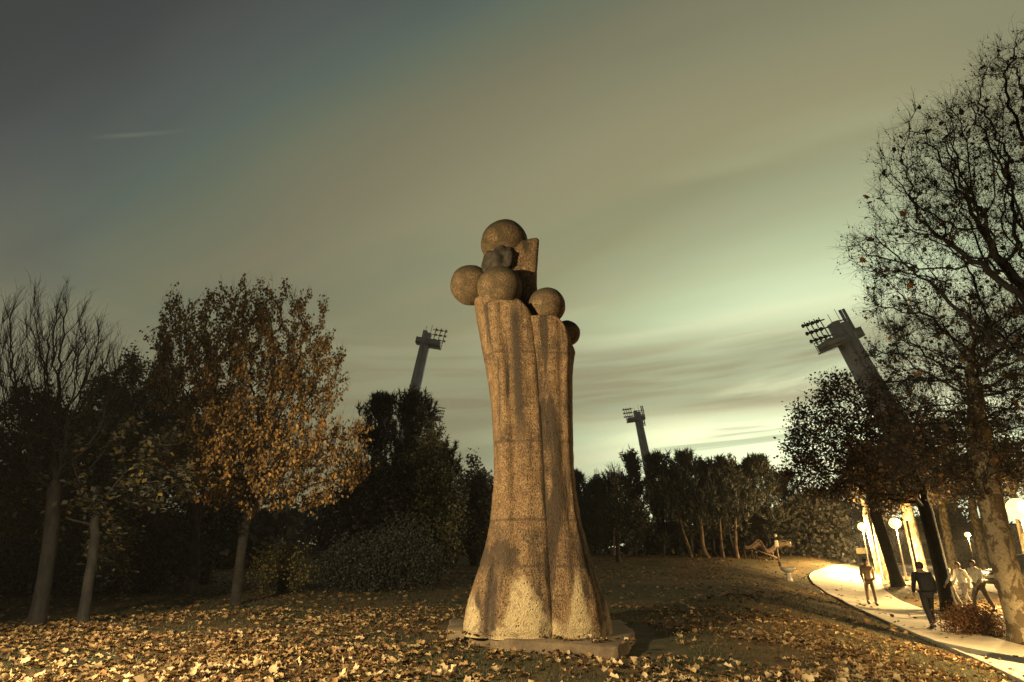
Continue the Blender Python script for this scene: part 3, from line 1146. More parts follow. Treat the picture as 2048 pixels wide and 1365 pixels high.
def ell(px0, px1, py0, py1, Y, base, dy, w=None):
    """ellipsoid whose outline covers that window of the photograph at distance Y"""
    a, b, c = P(px0, (py0 + py1) / 2, Y), P(px1, (py0 + py1) / 2, Y), P((px0 + px1) / 2, py0, Y)
    d = P((px0 + px1) / 2, py1, Y)
    e = ((a.x + b.x) / 2 - base.x, Y - base.y, (c.z + d.z) / 2 - base.z, (b.x - a.x) / 2, dy, (c.z - d.z) / 2)
    return e + ((w,) if w else ())


def trunk_to(base, pts, n=4):
    """trunk through photograph points (px, py, Y)"""
    P_ = [np.zeros(3)] + [np.array(rel(*p, base)) for p in pts]
    out = []
    for a, b in zip(P_[:-1], P_[1:]):
        for k in range(n):
            out.append(a + (b - a) * k / n)
    out.append(P_[-1])
    return out


# --- left group
b = GP(72, 1252)
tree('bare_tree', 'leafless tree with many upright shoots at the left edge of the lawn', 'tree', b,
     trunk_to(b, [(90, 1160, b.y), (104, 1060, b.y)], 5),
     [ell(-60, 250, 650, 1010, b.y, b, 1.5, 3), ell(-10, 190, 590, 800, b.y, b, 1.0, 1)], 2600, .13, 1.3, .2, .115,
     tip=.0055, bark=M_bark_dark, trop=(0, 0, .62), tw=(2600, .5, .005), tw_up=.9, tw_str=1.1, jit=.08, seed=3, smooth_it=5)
b = GP(165, 1250)
tree('maple_tree', 'low dark maple tree with dull green leaves right beside the leafless tree', 'tree', b,
     trunk_to(b, [(176, 1170, b.y), (188, 1090, b.y + .1), (196, 1010, b.y + .3)], 4),
     [ell(-60, 400, 830, 1080, b.y + .9, b, 1.6, 3), ell(180, 280, 1060, 1160, b.y + 1.4, b, .6, .25), ell(-80, 130, 900, 1100, b.y + .8, b, 1.4, .9)], 900, .2, 1.4, .32, .08,
     bark=M_bark_dark, tw=(1500, .35, .004), tw_up=.0, leaf=(8500, .125, M_leaf_oak, 'flat', LEAF_SIMPLE, .07), seed=4)
b = GP(386, 1190)
tree('maple_tree', 'slim maple tree with dull green leaves standing behind and left of the orange tree', 'tree', b,
     trunk_to(b, [(390, 1120, b.y), (392, 1050, b.y)], 4),
     [ell(225, 480, 780, 1085, b.y + .6, b, 2.0, 2), ell(190, 330, 700, 900, b.y + .6, b, 1.2, .8)], 800, .25, 1.6, .4, .13,
     bark=M_bark_dark, tw=(1300, .45, .005), leaf=(7500, .15, M_leaf_oak, 'any', LEAF_SIMPLE, .1), seed=5)
b = GP(470, 1210)
tree('cherry_tree', 'broad cherry tree covered in hanging orange autumn leaves left of the sculpture', 'tree', b,
     trunk_to(b, [(480, 1120, b.y), (492, 1040, b.y), (500, 940, b.y)], 5),
     [ell(300, 660, 610, 900, b.y, b, 2.1, 2.6), ell(330, 740, 820, 1040, b.y - .2, b, 2.4, 2.6), ell(560, 690, 660, 880, b.y, b, 1.2, .7),
      ell(310, 400, 600, 760, b.y, b, .8, .3)] + [ell(q_ - 11, q_ + 11, t_ + 12, t_ + 130, b.y + d_, b, .22, .10) for q_, t_, d_ in ((347, 572, 0), (400, 592, .5), (438, 566, -.4), (480, 548, .3), (528, 566, -.5), (566, 545, 0), (610, 565, .4), (645, 590, 0), (668, 700, .3), (318, 640, -.2))] + [ell(420, 600, 580, 700, b.y, b, 1.2, .6)], 3000, .16, 1.5, .26, .11, tip=.006,
     bark=M_bark_cherry, trop=(0, 0, .22), tw=(4200, .55, .0045), tw_up=.8, tw_str=1.0,
     leaf=(31000, .095, M_leaf_orange, 'hang', LEAF_SIMPLE, .035), seed=6)

# dark trees further back on the left
def back_tree(label, px, top, w, Y, bot=1100, leaf_m=M_leaf_dark, nl=6000, size=.2, name='dark_tree', group='dark trees behind the lawn on the left', tw=.6, seed=1, dy=None, up=.5, nt=900):
    b_ = P(px, 1100, Y); b_.z = float(gz(b_.x, Y))
    tree(name, label, 'tree', b_, trunk_to(b_, [(px + 2, (1040 + bot) / 2, Y), (px + 4, min(bot - 60, top + 260), Y)], 4),
         [ell(px - w, px + w, top + 30, bot, Y, b_, dy or w / F_PX * Y, 3), ell(px - w * .45, px + w * .45, top, top + 160, Y, b_, w / F_PX * Y * .5, .6)],
         500, .35 * Y / 20, 3.0, .55 * Y / 20, .18, tip=.01, bark=M_bark_dark, trop=(0, 0, .3), tw=(nt, tw * Y / 20, .008), tw_up=up, tw_str=.9,
         leaf=(nl, size, leaf_m, 'any', LEAF_SIMPLE, .12), group=group, seed=seed)


back_tree('fine twigged dark tree whose top shows between the leafless tree and the orange tree', 245, 690, 62, 21, 1080, nl=9000, size=.11, seed=21, nt=1600)
back_tree('fine twigged dark tree whose top touches the left side of the orange crown', 312, 678, 48, 23, 1080, nl=8000, size=.11, seed=22, nt=1500)
back_tree('dark bushy tree filling the far left edge behind the leafless tree', 60, 770, 170, 20, 1120, nl=13000, size=.15, seed=23, nt=1200)
back_tree('dark bushy tree behind the two maples', 200, 760, 120, 22, 1120, nl=11000, size=.16, seed=24, nt=1200)
back_tree('dark bushy tree behind the orange crown', 420, 760, 150, 24, 1130, nl=12000, size=.18, seed=25, nt=1000)


# --- pines
def tuft_mesh(mb, pos, axis, size, n=16, width=.07):
    """needle brushes: n thin blades fanned round each shoot"""
    M = len(pos)
    ax = unit(axis)
    ref = rand_unit(M)
    u = unit(np.cross(ax, ref)); w = np.cross(ax, u)
    for k in range(n):
        a = 2 * math.pi * (k + RNG.random(M)) / n * 2.39
        tilt = RNG.uniform(.15, 1.25, M)
        side = u * np.cos(a)[:, None] + w * np.sin(a)[:, None]
        d = unit(ax * np.cos(tilt)[:, None] + side * np.sin(tilt)[:, None])
        s0 = pos + ax * (size * RNG.uniform(-.5, .45, M))[:, None]
        sd_ = unit(np.cross(d, rand_unit(M))) * (size * width)[:, None]
        e = s0 + d * (size * RNG.uniform(.45, .75, M))[:, None]
        v = np.stack([s0 - sd_, s0 + sd_, e], 1).reshape(-1, 3)
        mb.add(v, tri=np.arange(M * 3).reshape(-1, 3))


def pine(label, px, top, w, Y, clear=.25, name='pine_tree', group='pines', mat=None, base_py=1113, nb=70, size=.42, lean=None, lit=False, seed=1, tufts=7, trunk_r=.16):
    global RNG
    RNG = np.random.default_rng(seed)
    b_ = P(px, base_py, Y); b_.z = float(gz(b_.x, Y))
    root = empty(name, b_); tag(root, label, 'tree', group)
    tp = P(px, top, Y); H = tp.z - b_.z
    W = w / F_PX * (Y * math.cos(PITCH) + (H / 2) * math.sin(PITCH))
    n = 14
    t = np.linspace(0, 1, n)
    if lean is None:
        lean = RNG.uniform(-.3, .3)
    bend = RNG.uniform(-.35, .35)
    sx = lean * (1 - t) ** 2 - lean + np.sin(t * 3.1) * bend
    sx = sx - sx[0]
    stem = np.stack([sx, .15 * np.sin(t * 4), t * H], 1)
    tip_shift = -stem[-1, 0]
    stem[:, 0] += tip_shift * t
    rad = trunk_r * (1 - t * .88) + .01
    tm = MB(); tm.tube(stem, rad, 9); tm.build('trunk', M_bark_dark, root, smooth=True)
    ft = (clear + (1 - clear) * RNG.random(nb) ** .85)
    ft = np.sort(ft); ft[-3:] = [.95, .975, .985]
    o = np.stack([np.interp(ft, t, stem[:, i]) for i in range(3)], 1)
    az = RNG.random(nb) * 2 * np.pi
    prof = np.interp((ft - clear) / (1 - clear), [0, .15, .4, .75, .93, 1], [.8, 1.0, .95, .72, .46, .12])
    L = W * prof * RNG.uniform(.65, 1.12, nb)
    up = np.interp(ft, [clear, 1], [.05, .9])
    d = np.stack([np.cos(az), np.sin(az), up], 1)
    pts = np.stack([o + d * (L * s)[:, None] + np.array([0, 0, 1]) * (L * .28 * s * s)[:, None] for s in (0, .33, .66, 1)], 1)
    bm_ = MB()
    v, q = tube_arrays(pts, np.linspace(1, .3, 4)[None] * (.022 + .02 * (1 - ft))[:, None], 4)
    bm_.add(v, quad=q); bm_.build('branches', M_bark_pine, root)['kind'] = 'stuff'
    # side shoots carrying needle tufts
    nt = nb * tufts
    i = np.repeat(np.arange(nb), tufts); s = RNG.uniform(.3, 1.0, nt); s[::tufts] = 1.0
    jj = np.minimum((s * 3).astype(int), 2); f = (s * 3 - jj)[:, None]
    p = pts[i, jj] * (1 - f) + pts[i, jj + 1] * f
    side = rand_unit(nt) * np.array([1, 1, .35])
    off = side * (L[i] * .30 * RNG.random(nt))[:, None]
    off[::tufts] *= .1
    p = p + off + np.array([0, 0, 1]) * (np.abs(RNG.normal(size=nt)) * .12 * size)[:, None]
    ax = unit(side * .5 + np.array([0, 0, 1.1]) + unit(d[i]) * .35)
    nm = MB(); tuft_mesh(nm, p, ax, size * RNG.uniform(.75, 1.2, nt), 15, .06)
    # leader shoots
    nm2 = stem[-1] + RNG.normal(size=(7, 3)) * np.array([.14, .14, .22]) * size * 1.6
    tuft_mesh(nm, nm2, np.tile([[0, 0, 1.]], (7, 1)), np.full(7, size), 15, .06)
    nm.build('crown', mat or M_needle, root)['kind'] = 'stuff'
    return root


G1 = 'dark pines left of the sculpture'
pine('dark pine whose narrow top rises just right of the orange crown', 742, 808, 62, 27, .08, group=G1, base_py=1150, nb=120, size=.42, seed=31, tufts=8)
pine('tall dark pine in front of the foot of the nearest left floodlight mast', 802, 803, 68, 26, .08, group=G1, base_py=1150, nb=150, size=.42, seed=32, tufts=8)
pine('dark pine beside the small distant floodlight mast', 872, 905, 55, 28, .05, group=G1, base_py=1145, nb=110, size=.40, seed=33, tufts=8)


def mass_bush(label, px, top, w, Y, bot, mat, n, size, name='shrub', group=None, cat='shrub', seed=1, dy=None, stems=9, lobes=5):
    """a bush: several stems from the ground and a leafy body of uneven lobes"""
    global RNG
    RNG = np.random.default_rng(seed)
    b_ = P(px, bot, Y); b_.z = float(gz(b_.x, Y))
    root = empty(name, b_); tag(root, label, cat, group)
    H = P(px, top, Y).z - b_.z
    W = w / F_PX * (Y * math.cos(PITCH) + (H / 2 + b_.z - CAM_H) * math.sin(PITCH))
    dy = dy or W * .7
    cs = []
    for k in range(lobes):
        u = (k + .5) / lobes * 2 - 1 if lobes > 1 else 0
        hh = H * (1 - .30 * abs(u)) * RNG.uniform(.85, 1.0)
        cs.append((u * W * .62, RNG.uniform(-.3, .3) * dy, hh * .55, W * (.9 / lobes + .24), dy * .8, hh * .47))
    cs.append((0, 0, H * .62, W * .45, dy * .6, H * .38))
    if n:
        sm = MB()
        tips = env_points(cs, stems * 8)
        st = np.stack([RNG.normal(size=len(tips)) * .15 * W * .5, RNG.normal(size=len(tips)) * .1, np.zeros(len(tips))], 1)
        mid = st * .5 + tips * .5 + RNG.normal(size=tips.shape) * .06 * H
        v, q = tube_arrays(np.stack([st, mid, tips], 1), np.array([[.02, .013, .005]]) * np.ones((len(tips), 1)), 4)
        sm.add(v, quad=q); sm.build('stems', M_bark_dark, root)['kind'] = 'stuff'
    # leaves gathered in clumps
    nc = max(20, n // 45)
    cc = env_points(cs, nc)
    cc = cc[cc[:, 2] > .05]
    i = RNG.integers(0, len(cc), n)
    p = cc[i] + RNG.normal(size=(n, 3)) * (.10 * min(W, H) + .08)
    p[:, 2] = np.maximum(p[:, 2], .03)
    lm = MB(); place_leaves(lm, LEAF_SIMPLE, p, rand_unit(n), rand_unit(n), size * RNG.uniform(.6, 1.3, n))
    lm.build('crown', mat, root)['kind'] = 'stuff'
    return root


mass_bush('broad conifer with yellowish green tips, its right edge beside the round dark tree', 845, 848, 82, 24, 1140, M_needle_yellow, 26000, .13, 'conifer_tree', None, 'tree', 41, 2.0, lobes=4)
mass_bush('dark bushy conifer below the narrow pine top at the right of the orange crown', 730, 900, 95, 23, 1150, M_leaf_dark, 18000, .14, 'conifer_tree', None, 'tree', 42, 1.8, lobes=4)
mass_bush('round topped dark tree half hidden behind the left side of the sculpture', 948, 912, 62, 42, 1112, M_leaf_dark, 15000, .22, 'round_tree', None, 'tree', 43, 3, lobes=3)
mass_bush('shrub with small yellowish leaves low behind the trunk of the orange tree', 560, 1078, 70, 19, 1165, M_leaf_yellow, 3200, .075, 'shrub', None, 'shrub', 44, .8)
mass_bush('grey green shrub low under the right side of the orange crown', 690, 1075, 62, 20, 1160, M_leaf_grey, 6000, .075, 'shrub', None, 'shrub', 45, 1.0)
mass_bush('large grey shrub spreading low in front of the broad conifer', 800, 1040, 85, 20.5, 1155, M_leaf_grey, 11000, .075, 'shrub', None, 'shrub', 46, 1.3)
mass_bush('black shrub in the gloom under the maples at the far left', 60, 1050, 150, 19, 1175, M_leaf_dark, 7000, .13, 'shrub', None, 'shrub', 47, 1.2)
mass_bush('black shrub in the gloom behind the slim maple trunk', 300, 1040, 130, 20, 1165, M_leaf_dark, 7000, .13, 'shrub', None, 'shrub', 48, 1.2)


# far wood closing the view all round
def far_wood():
    mb = MB()
    n = 95000
    a = np.where(RNG.random(n) < .6, RNG.uniform(-1.25, 1.25, n), RNG.uniform(.33, .62, n))
    rr = RNG.uniform(66, 88, n) * np.where(a < -.35, .62, 1)
    rr = np.where((a > .50), rr + 44, rr)
    hmax = np.where(a > .5, 1.8, 1.0) * (4.6 + 1.3 * np.sin(a * 17) + .9 * np.sin(a * 41 + 1)) * np.where(a < -.35, .95, 1)
    x, y = rr * np.sin(a), rr * np.cos(a)
    z = gz(x, y) + RNG.random(n) ** .8 * hmax
    place_leaves(mb, LEAF_SIMPLE, np.stack([x, y, z], 1), rand_unit(n), rand_unit(n), np.where((a > .33) & (a < .62), RNG.uniform(.25, .6, n), RNG.uniform(.4, 1.0, n)))
    tag(mb.build('far_wood', M_leaf_dark), 'dark far wood closing the view behind the pines', 'wood', kind='stuff')


far_wood()

G2 = 'row of pines across the far side of the lawn'
pines = [
    (1160, 958, 26, 66, 'small pine top right beside the right edge of the sculpture', .1),
    (1200, 975, 34, 64, 'low dark pine in front of the pale tower block', .1),
    (1272, 922, 38, 60, 'pointed loose pine just left of the thin central floodlight mast', .05),
    (1328, 925, 40, 59, 'pine just right of the thin central floodlight mast', .08),
    (1385, 925, 46, 58, 'broad pine above the leftmost leaning pine trunk', .16),
    (1428, 940, 42, 60, 'pine above the second and palest leaning trunk', .16),
    (1470, 932, 42, 58, 'pine above the thin straight trunk left of the wooden play beast', .16),
    (1508, 940, 38, 61, 'pine above the left end of the wooden play beast', .1),
    (1540, 930, 38, 58, 'pine at the right end of the row beside the big leafy tree', .15),
    (1350, 955, 40, 70, 'pine set back behind the middle of the row', .1),
    (1452, 955, 44, 72, 'pine set back behind the right half of the row', .1),
    (1585, 965, 48, 66, 'low pine right of the row, partly covered by the leafy tree', .1),
    (1235, 965, 40, 70, 'pine set back behind the small forked tree', .1),
]
for k, (px, top, w, Y, lab, clr) in enumerate(pines):
    pine(lab, px, top, w, Y, clr, group=G2, base_py=1113, nb=72, size=.95, seed=50 + k, tufts=5, trunk_r=.16)


def lone_trunk(label, px0, py0, pts, r, Y=None, name='pine_tree', crown=True, seed=1):
    """a pine of which mainly the trunk shows, its dark crown above"""
    b_ = GP(px0, py0) if Y is None else P(px0, py0, Y)
    if Y is not None: b_.z = float(gz(b_.x, b_.y))
    root = empty(name, b_); tag(root, label, 'tree', 'leaning pine trunks at the far side of the lawn')
    P_ = np.array([(0, 0, -.1)] + [rel(x, y, b_.y, b_) for x, y in pts])
    tt = np.linspace(0, len(P_) - 1, 16)
    Q = np.stack([np.interp(tt, range(len(P_)), P_[:, i]) for i in range(3)], 1)
    for _ in range(3): Q[1:-1] = (Q[:-2] + 2 * Q[1:-1] + Q[2:]) / 4
    tm = MB(); tm.tube(Q, r * np.linspace(1.25, .6, 16), 9); tm.build('trunk', M_bark_pine, root, smooth=True)
    global RNG
    RNG = np.random.default_rng(seed)
    nm = MB(); n = 260
    top = Q[-1]
    p = top + RNG.normal(size=(n, 3)) * np.array([1.3, 1.0, .9]) + np.array([0, 0, .8])
    tuft_mesh(nm, p, unit(rand_unit(n) * .5 + np.array([0, 0, 1])), RNG.uniform(.6, .95, n), 13, .06)
    nm.build('crown', M_needle, root)['kind'] = 'stuff'


lone_trunk('dull grey pine trunk leaning left, leftmost of the four trunks', 1383, 1110, [(1376, 1090), (1367, 1068), (1360, 1040), (1356, 1010)], .13, 55, seed=71)
lone_trunk('thick curved pine trunk catching warm light, second of the four', 1416, 1113, [(1406, 1098), (1404, 1080), (1403, 1055), (1396, 1020)], .19, 54, seed=72)
lone_trunk('thin pale pine trunk, third of the four', 1447, 1115, [(1444, 1100), (1442, 1080), (1440, 1050), (1440, 1020)], .11, 53, seed=73)
lone_trunk('straight pine trunk nearest to the wooden play beast', 1475, 1112, [(1471, 1095), (1471, 1075), (1471, 1050), (1472, 1015)], .15, 55, seed=74)

b = GP(1236, 1111) if False else P(1236, 1111, 46); b.z = float(gz(b.x, b.y))
tree('small_tree', 'small forked grey tree standing alone on the lawn before the pines', 'tree', b,
     trunk_to(b, [(1235, 1095, b.y)], 4), [ell(1190, 1305, 1000, 1085, b.y, b, 1.5, 1), ell(1215, 1250, 950, 1040, b.y, b, .8, .25)], 260, .22, 3, .4, .16, tip=.014, bark=M_bark_dark,
     trop=(0, 0, .2), tw=(500, .8, .012), tw_up=.25, leaf=(2600, .22, M_leaf_grey, 'any', LEAF_SIMPLE, .1), seed=75)
b = P(1228, 1105, 62); b.z = float(gz(b.x, b.y))
tree('bare_tree', 'thin bare birch top poking above the pines near the pale tower block', 'tree', b,
     trunk_to(b, [(1229, 1020, b.y), (1229, 965, b.y)], 5), [ell(1212, 1246, 928, 975, b.y, b, .7, 1)], 120, .2, 2, .3, .1, tip=.022, bark=M_bark_plane,
     trop=(0, 0, .3), tw=(160, .7, .016), tw_up=.5, tw_str=1, seed=76)

# --- plane trees on the right
LEAF5 = lobed(5, .3)
b = GP(2052, 1284)
PLB = b.copy()
tree('plane_tree', 'plane tree with pale flaking bark leaning at the right edge, path at its foot', 'tree', b,
     trunk_to(b, [(2028, 1200, b.y), (2010, 1130, b.y), (1992, 1062, b.y + .1), (1976, 960, b.y + .3), (1956, 850, b.y + .4), (1944, 740, b.y + .5)], 6),
     [ell(1760, 2120, 560, 900, b.y + .6, b, 3.6, 3), ell(1790, 2000, 740, 1000, b.y + .2, b, 3.0, 1.6), ell(1900, 2200, 620, 980, b.y, b, 3.5, 1.2), ell(1735, 1850, 520, 640, b.y, b, 1.2, .35)],
     1800, .3, 2.4, .48, .30, tip=.008, bark=M_bark_plane, trop=(0, 0, .05), tw=(11000, .6, .0055), tw_up=.1,
     branch_bark=M_bark_dark, leaf=(2400, .12, M_leaf_plane, 'any', LEAF5, .05), balls=9000, ball_r=.021, seed=81)
b2 = Vector((11.6, 11.8, 0)); b2.z = float(gz(b2.x, b2.y))
tree('plane_tree', 'great plane tree reaching in from beyond the right edge, hung with seed balls', 'tree', b2,
     [np.array((.0, 0, 0)) + np.array(q) for q in [(0, 0, 0), (0, 0, 1), (-.05, 0, 2), (-.1, 0, 3), (-.2, .1, 4), (-.3, .1, 5)]] ,
     [ell(1850, 2500, 130, 560, b2.y + .6, b2, 3.4, 3), ell(1685, 2100, 420, 570, b2.y + .8, b2, 1.6, 1.1), ell(1760, 2100, 270, 470, b2.y + .5, b2, 2.0, 1.2), ell(1760, 2000, 230, 420, b2.y + .5, b2, 1.8, .8), ell(1960, 2200, 60, 220, b2.y + .6, b2, 1.6, .5),
      ell(2000, 2500, 500, 800, b2.y + .3, b2, 3, 1)],
     4200, .24, 2.4, .30, .36, tip=.006, bark=M_bark_dark, trop=(-.02, 0, .02), tw=(16000, .5, .0042), tw_up=.1,  # darker bark puts the backlit silhouette into the colour
     leaf=(700, .15, M_leaf_plane, 'any', LEAF5, .05), balls=11000, ball_r=.0185, seed=82)
b3 = P(1886, 1160, 24); b3.z = float(gz(b3.x, b3.y))
tree('plane_tree', 'dark leafy plane tree whose lit lower leaves hang above the path lamps', 'tree', b3,
     trunk_to(b3, [(1872, 1100, b3.y), (1856, 1040, b3.y), (1846, 980, b3.y)], 5),
     [ell(1580, 1800, 760, 1010, b3.y, b3, 3.2, 3), ell(1560, 1960, 860, 1015, b3.y - .3, b3, 3.6, 3), ell(1630, 1760, 735, 860, b3.y, b3, 1.6, .8), ell(1750, 1980, 810, 980, b3.y + .4, b3, 3, 1.2)],
     1500, .36, 3.0, .6, .24, tip=.012, bark=M_bark_dark, trop=(0, 0, .04), tw=(3200, .7, .009), tw_up=.0,
     leaf=(17000, .14, M_leaf_plane, 'any', LEAF_SIMPLE, .14), seed=83)
b4 = P(1552, 1100, 34); b4.x = P(1600, 1100, 40).x; b4.y = 40; b4.z = float(gz(b4.x, b4.y))


def park_tree(label, px, py, Y, r, top=(None), w=60, mat=M_bark_plane, leaf_m=M_leaf_plane, seed=1, lean=-.1, nl=2200):
    b_ = P(px, py, Y); b_.z = float(gz(b_.x, b_.y))
    ty = top
    tree('plane_tree', label, 'tree', b_, trunk_to(b_, [(px + lean * (py - 1040), 1040, Y), (px + lean * (py - 990), 990, Y)], 5),
         [ell(px - w - 30, px + w, ty, 1020, Y, b_, w / F_PX * Y * .8, 1)], 420, .55, 4, .9, r, tip=.018, bark=mat, tw=(700, 1.0, .014), tw_up=0,
         leaf=(nl, .34, leaf_m, 'any', LEAF_SIMPLE, .25), group='trees along the street beyond the path', seed=seed)


park_tree('pale lit trunk just right of the first lamp post', 1772, 1144, 46, .24, 880, 70, seed=91, lean=-.24)
park_tree('broad dark trunk between the two bright lamps', 1793, 1152, 38, .32, 880, 60, M_bark_dark, seed=92, lean=-.34)
park_tree('pale lit trunk right of the second lamp post', 1842, 1140, 46, .42, 880, 70, seed=93, lean=-.24)
park_tree('slim pale trunk below the small far lamp', 1968, 1133, 62, .4, 900, 80, seed=94, lean=-.2)
park_tree('trunk in front of the low building at its middle', 1908, 1136, 60, .38, 900, 70, seed=95, lean=-.2)
park_tree('thin pale trunk behind the first lamp post, left one of three', 1757, 1140, 52, .2, 900, 40, seed=97, lean=-.24, nl=800)
park_tree('thin pale trunk behind the first lamp post, right one of three', 1784, 1142, 49, .2, 900, 40, seed=98, lean=-.24, nl=800)
park_tree('slim trunk at the very right edge behind the dark van', 2058, 1130, 44, .26, 880, 70, seed=96, lean=-.2)


# ------------------------------------------------------------------ floodlight masts
def floodlight(label, top, low, Y, w_px, facing, rows=3, cols=4, ant=True, scale=1.0, seed=1):
    """leaning concrete stadium mast; facing +1 throws its light to the right"""
    a, b_ = P(*top, Y), P(*low, Y)
    d = (a - b_).normalized()
    t = (b_.z - float(gz(b_.x, Y))) / d.z
    foot = b_ - d * t
    root = empty('floodlight_mast', foot)
    tag(root, label, 'floodlight', 'stadium floodlight masts')
    k = (Y * math.cos(PITCH) + (a.z - CAM_H) * math.sin(PITCH)) / F_PX   # metres per photograph pixel at the head
    W = w_px * k
    L = (a - foot).length
    v = d; u = Vector((0, 1, 0)).cross(v).normalized() * 1.0
    if u.x < 0: u = -u
    n = u.cross(v).normalized()
    Mx = Matrix((u, n, v)).transposed()
    def loc(x, y, z): return tuple(Mx @ Vector((x, y, z)))
    mb = MB()
    # tapering shaft of hollow box shape: two half shafts with a recessed joint
    def shaft(x0, x1, y0, y1, z0, z1, k0=1.5):
        vs = [loc(x * (k0 if z == z0 else 1), y * (k0 if z == z0 else 1), z) for z in (z0, z1) for x, y in ((x0, y0), (x1, y0), (x1, y1), (x0, y1))]
        mb.add(vs, ngon=[[3, 2, 1, 0], [4, 5, 6, 7], [0, 1, 5, 4], [1, 2, 6, 5], [2, 3, 7, 6], [3, 0, 4, 7]])
    shaft(-W / 2, -W * .02, -W * .42, W * .42, 0, L)
    shaft(W * .02, W / 2, -W * .34, W * .5, 0, L - W * .25)
    shaft(-W * .08, W * .08, -W * .25, W * .3, 0, L - W * .4)
    mb.build('mast', M_mast, root)
    pf = MB()
    s = facing
    pf.box(loc(s * W * .95, 0, L - W * 1.35), (W * 1.6, W * 1.5, W * .5), Mx)
    pf.box(loc(s * W * .95, 0, L - W * 1.68), (W * 1.8, W * 1.7, W * .1), Mx)
    pf.box(loc(-s * W * .75, 0, L - W * 1.3), (W * .7, W * 1.1, W * .7), Mx)
    pf.build('platform', M_steel, root)
    rl = MB()
    for x in np.linspace(.4, 1.8, 6):
        rl.tube([loc(s * W * x, -W * .78, L - W * 1.6), loc(s * W * x, -W * .78, L - W * .85)], W * .03, 4)
    for z in (.85, 1.1):
        rl.tube([loc(s * W * .5, -W * .78, L - W * z), loc(s * W * 1.8, -W * .78, L - W * z)], W * .03, 4)
    rl.build('railing', M_darkmetal, root)
    fr = MB()
    for c in range(cols):
        x = s * W * (.75 + 1.15 * c / (cols - 1))
        fr.tube([loc(x, -W * .3, L - W * 1.1), loc(x + s * W * .1, -W * .3, L + W * .75)], W * .05, 4)
    for r_ in range(rows):
        z = L - W * .75 + r_ * W * .62
        fr.tube([loc(s * W * .5, -W * .3, z), loc(s * W * 2.05, -W * .3, z)], W * .05, 4)
    fr.build('lamp_frame', M_darkmetal, root)
    lm = None
    for r_ in range(rows):
        for c in range(cols):
            x = s * W * (.75 + 1.15 * c / (cols - 1)); z = L - W * .70 + r_ * W * .62
            if lm is None:
                lb = MB()
                lb.lathe([(W * .07, -W * .12), (W * .09, 0), (W * .15, W * .10), (W * .16, W * .12), (W * .13, W * .12)], (0, 0, 0), 8)
                me = lb.mesh('lamp', M_darkmetal)
                lm = me
            o = bpy.data.objects.new('lamp', lm); C.objects.link(o); o.parent = root
            o.location = loc(x + s * W * .12, -W * .45, z)
            o.rotation_euler = Vector((s * .9, -.25, -.35)).to_track_quat('Z', 'Y').to_euler()
    if ant:
        am = MB()
        for x, z0, h in ((-s * .75, -2.6, 1.5), (-s * .95, -1.1, 1.9)):
            for dx in (0, .28):
                am.box(loc((x - s * dx) * W, -W * .4, L + z0 * W + h * W / 2), (W * .16, W * .14, W * h), Mx)
            am.tube([loc(0, 0, L + z0 * W + .4 * W), loc((x - s * .3) * W, -W * .35, L + z0 * W + .4 * W)], W * .05, 4)
            am.tube([loc(0, 0, L + z0 * W + 1.1 * W), loc((x - s * .3) * W, -W * .35, L + z0 * W + 1.1 * W)], W * .05, 4)
        am.build('antenna_panels', M_steel, root)
    rod = MB()
    rod.tube([loc(-W * .3, 0, L), loc(-W * .3, 0, L + W * .7)], W * .025, 4)
    rod.tube([loc(W * .35, 0, L - W * .2), loc(W * .35, 0, L + W * .9)], W * .025, 4)
    rod.build('lightning_rod', M_darkmetal, root)
    return root


floodlight('tall grey floodlight mast leaning right, nearest one left of the sculpture', (856, 664), (822, 815), 130, 17, 1, 3, 3, False)
floodlight('small distant floodlight mast between the pines and the sculpture', (868, 824), (856, 885), 230, 9.5, 1, 4, 4, False)
floodlight('thin distant floodlight mast leaning left in the gap above the pine row', (1273, 822), (1297, 940), 210, 12, -1, 3, 4, True)
floodlight('massive grey floodlight mast leaning left above the leafy tree at the right', (1672, 644), (1786, 850), 105, 28, -1, 3, 4, True)

# pale tower block far behind
def tower_block():
    Y = 320
    a, b_ = P(1181, 962, Y), P(1209, 1090, Y)
    root = empty('tower_block', ((a.x + b_.x) / 2, Y, float(gz(a.x, Y))))
    tag(root, 'small pale tower block with roof antennas far behind the pines', 'building')
    gzv = root.location.z
    M_b = simple('pale_render', (.32, .33, .34), .8)
    H = a.z - gzv; W = b_.x - a.x
    MB().box((0, 0, H / 2), (W, 14, H)).build('wall', M_b, root)
    MB().box((W * .05, 0, H + 1.6), (W * .42, 6, 3.2)).build('roof_house', M_b, root)
    rb = P(1172, 968, Y)
    MB().box((-W * .85, 2, (rb.z - gzv) / 2), (W * .5, 10, rb.z - gzv)).build('side_wing', M_b, root)
    an = MB()
    for x in (-.1, .02, .12, .24):
        an.tube([(x * W, 0, H + 3.2), (x * W, 0, H + 5.5 + 2 * random.random())], .12, 4)
    an.build('antennas', M_darkmetal, root)
    wm = MB().box((0, 0, 0), (1.3, .2, 1.2)).mesh('window', simple('dark_pane', (.04, .045, .05), .2))
    for fz in range(8):
        for fx in range(4):
            o = bpy.data.objects.new('window', wm); C.objects.link(o); o.parent = root
            o.location = (-W / 2 + (fx + .5) * W / 4, -7.05, H - 2 - fz * 3)


tower_block()


# ------------------------------------------------------------------ street lamps
def glow_mat():
    m, g, b = new_mat('lamp_glow')
    b.inputs['Base Color'].default_value = (1, .8, .5, 1)
    b.inputs['Emission Color'].default_value = (1, .60, .20, 1)
    b.inputs['Emission Strength'].default_value = 3.2
    return m


M_glow = glow_mat()


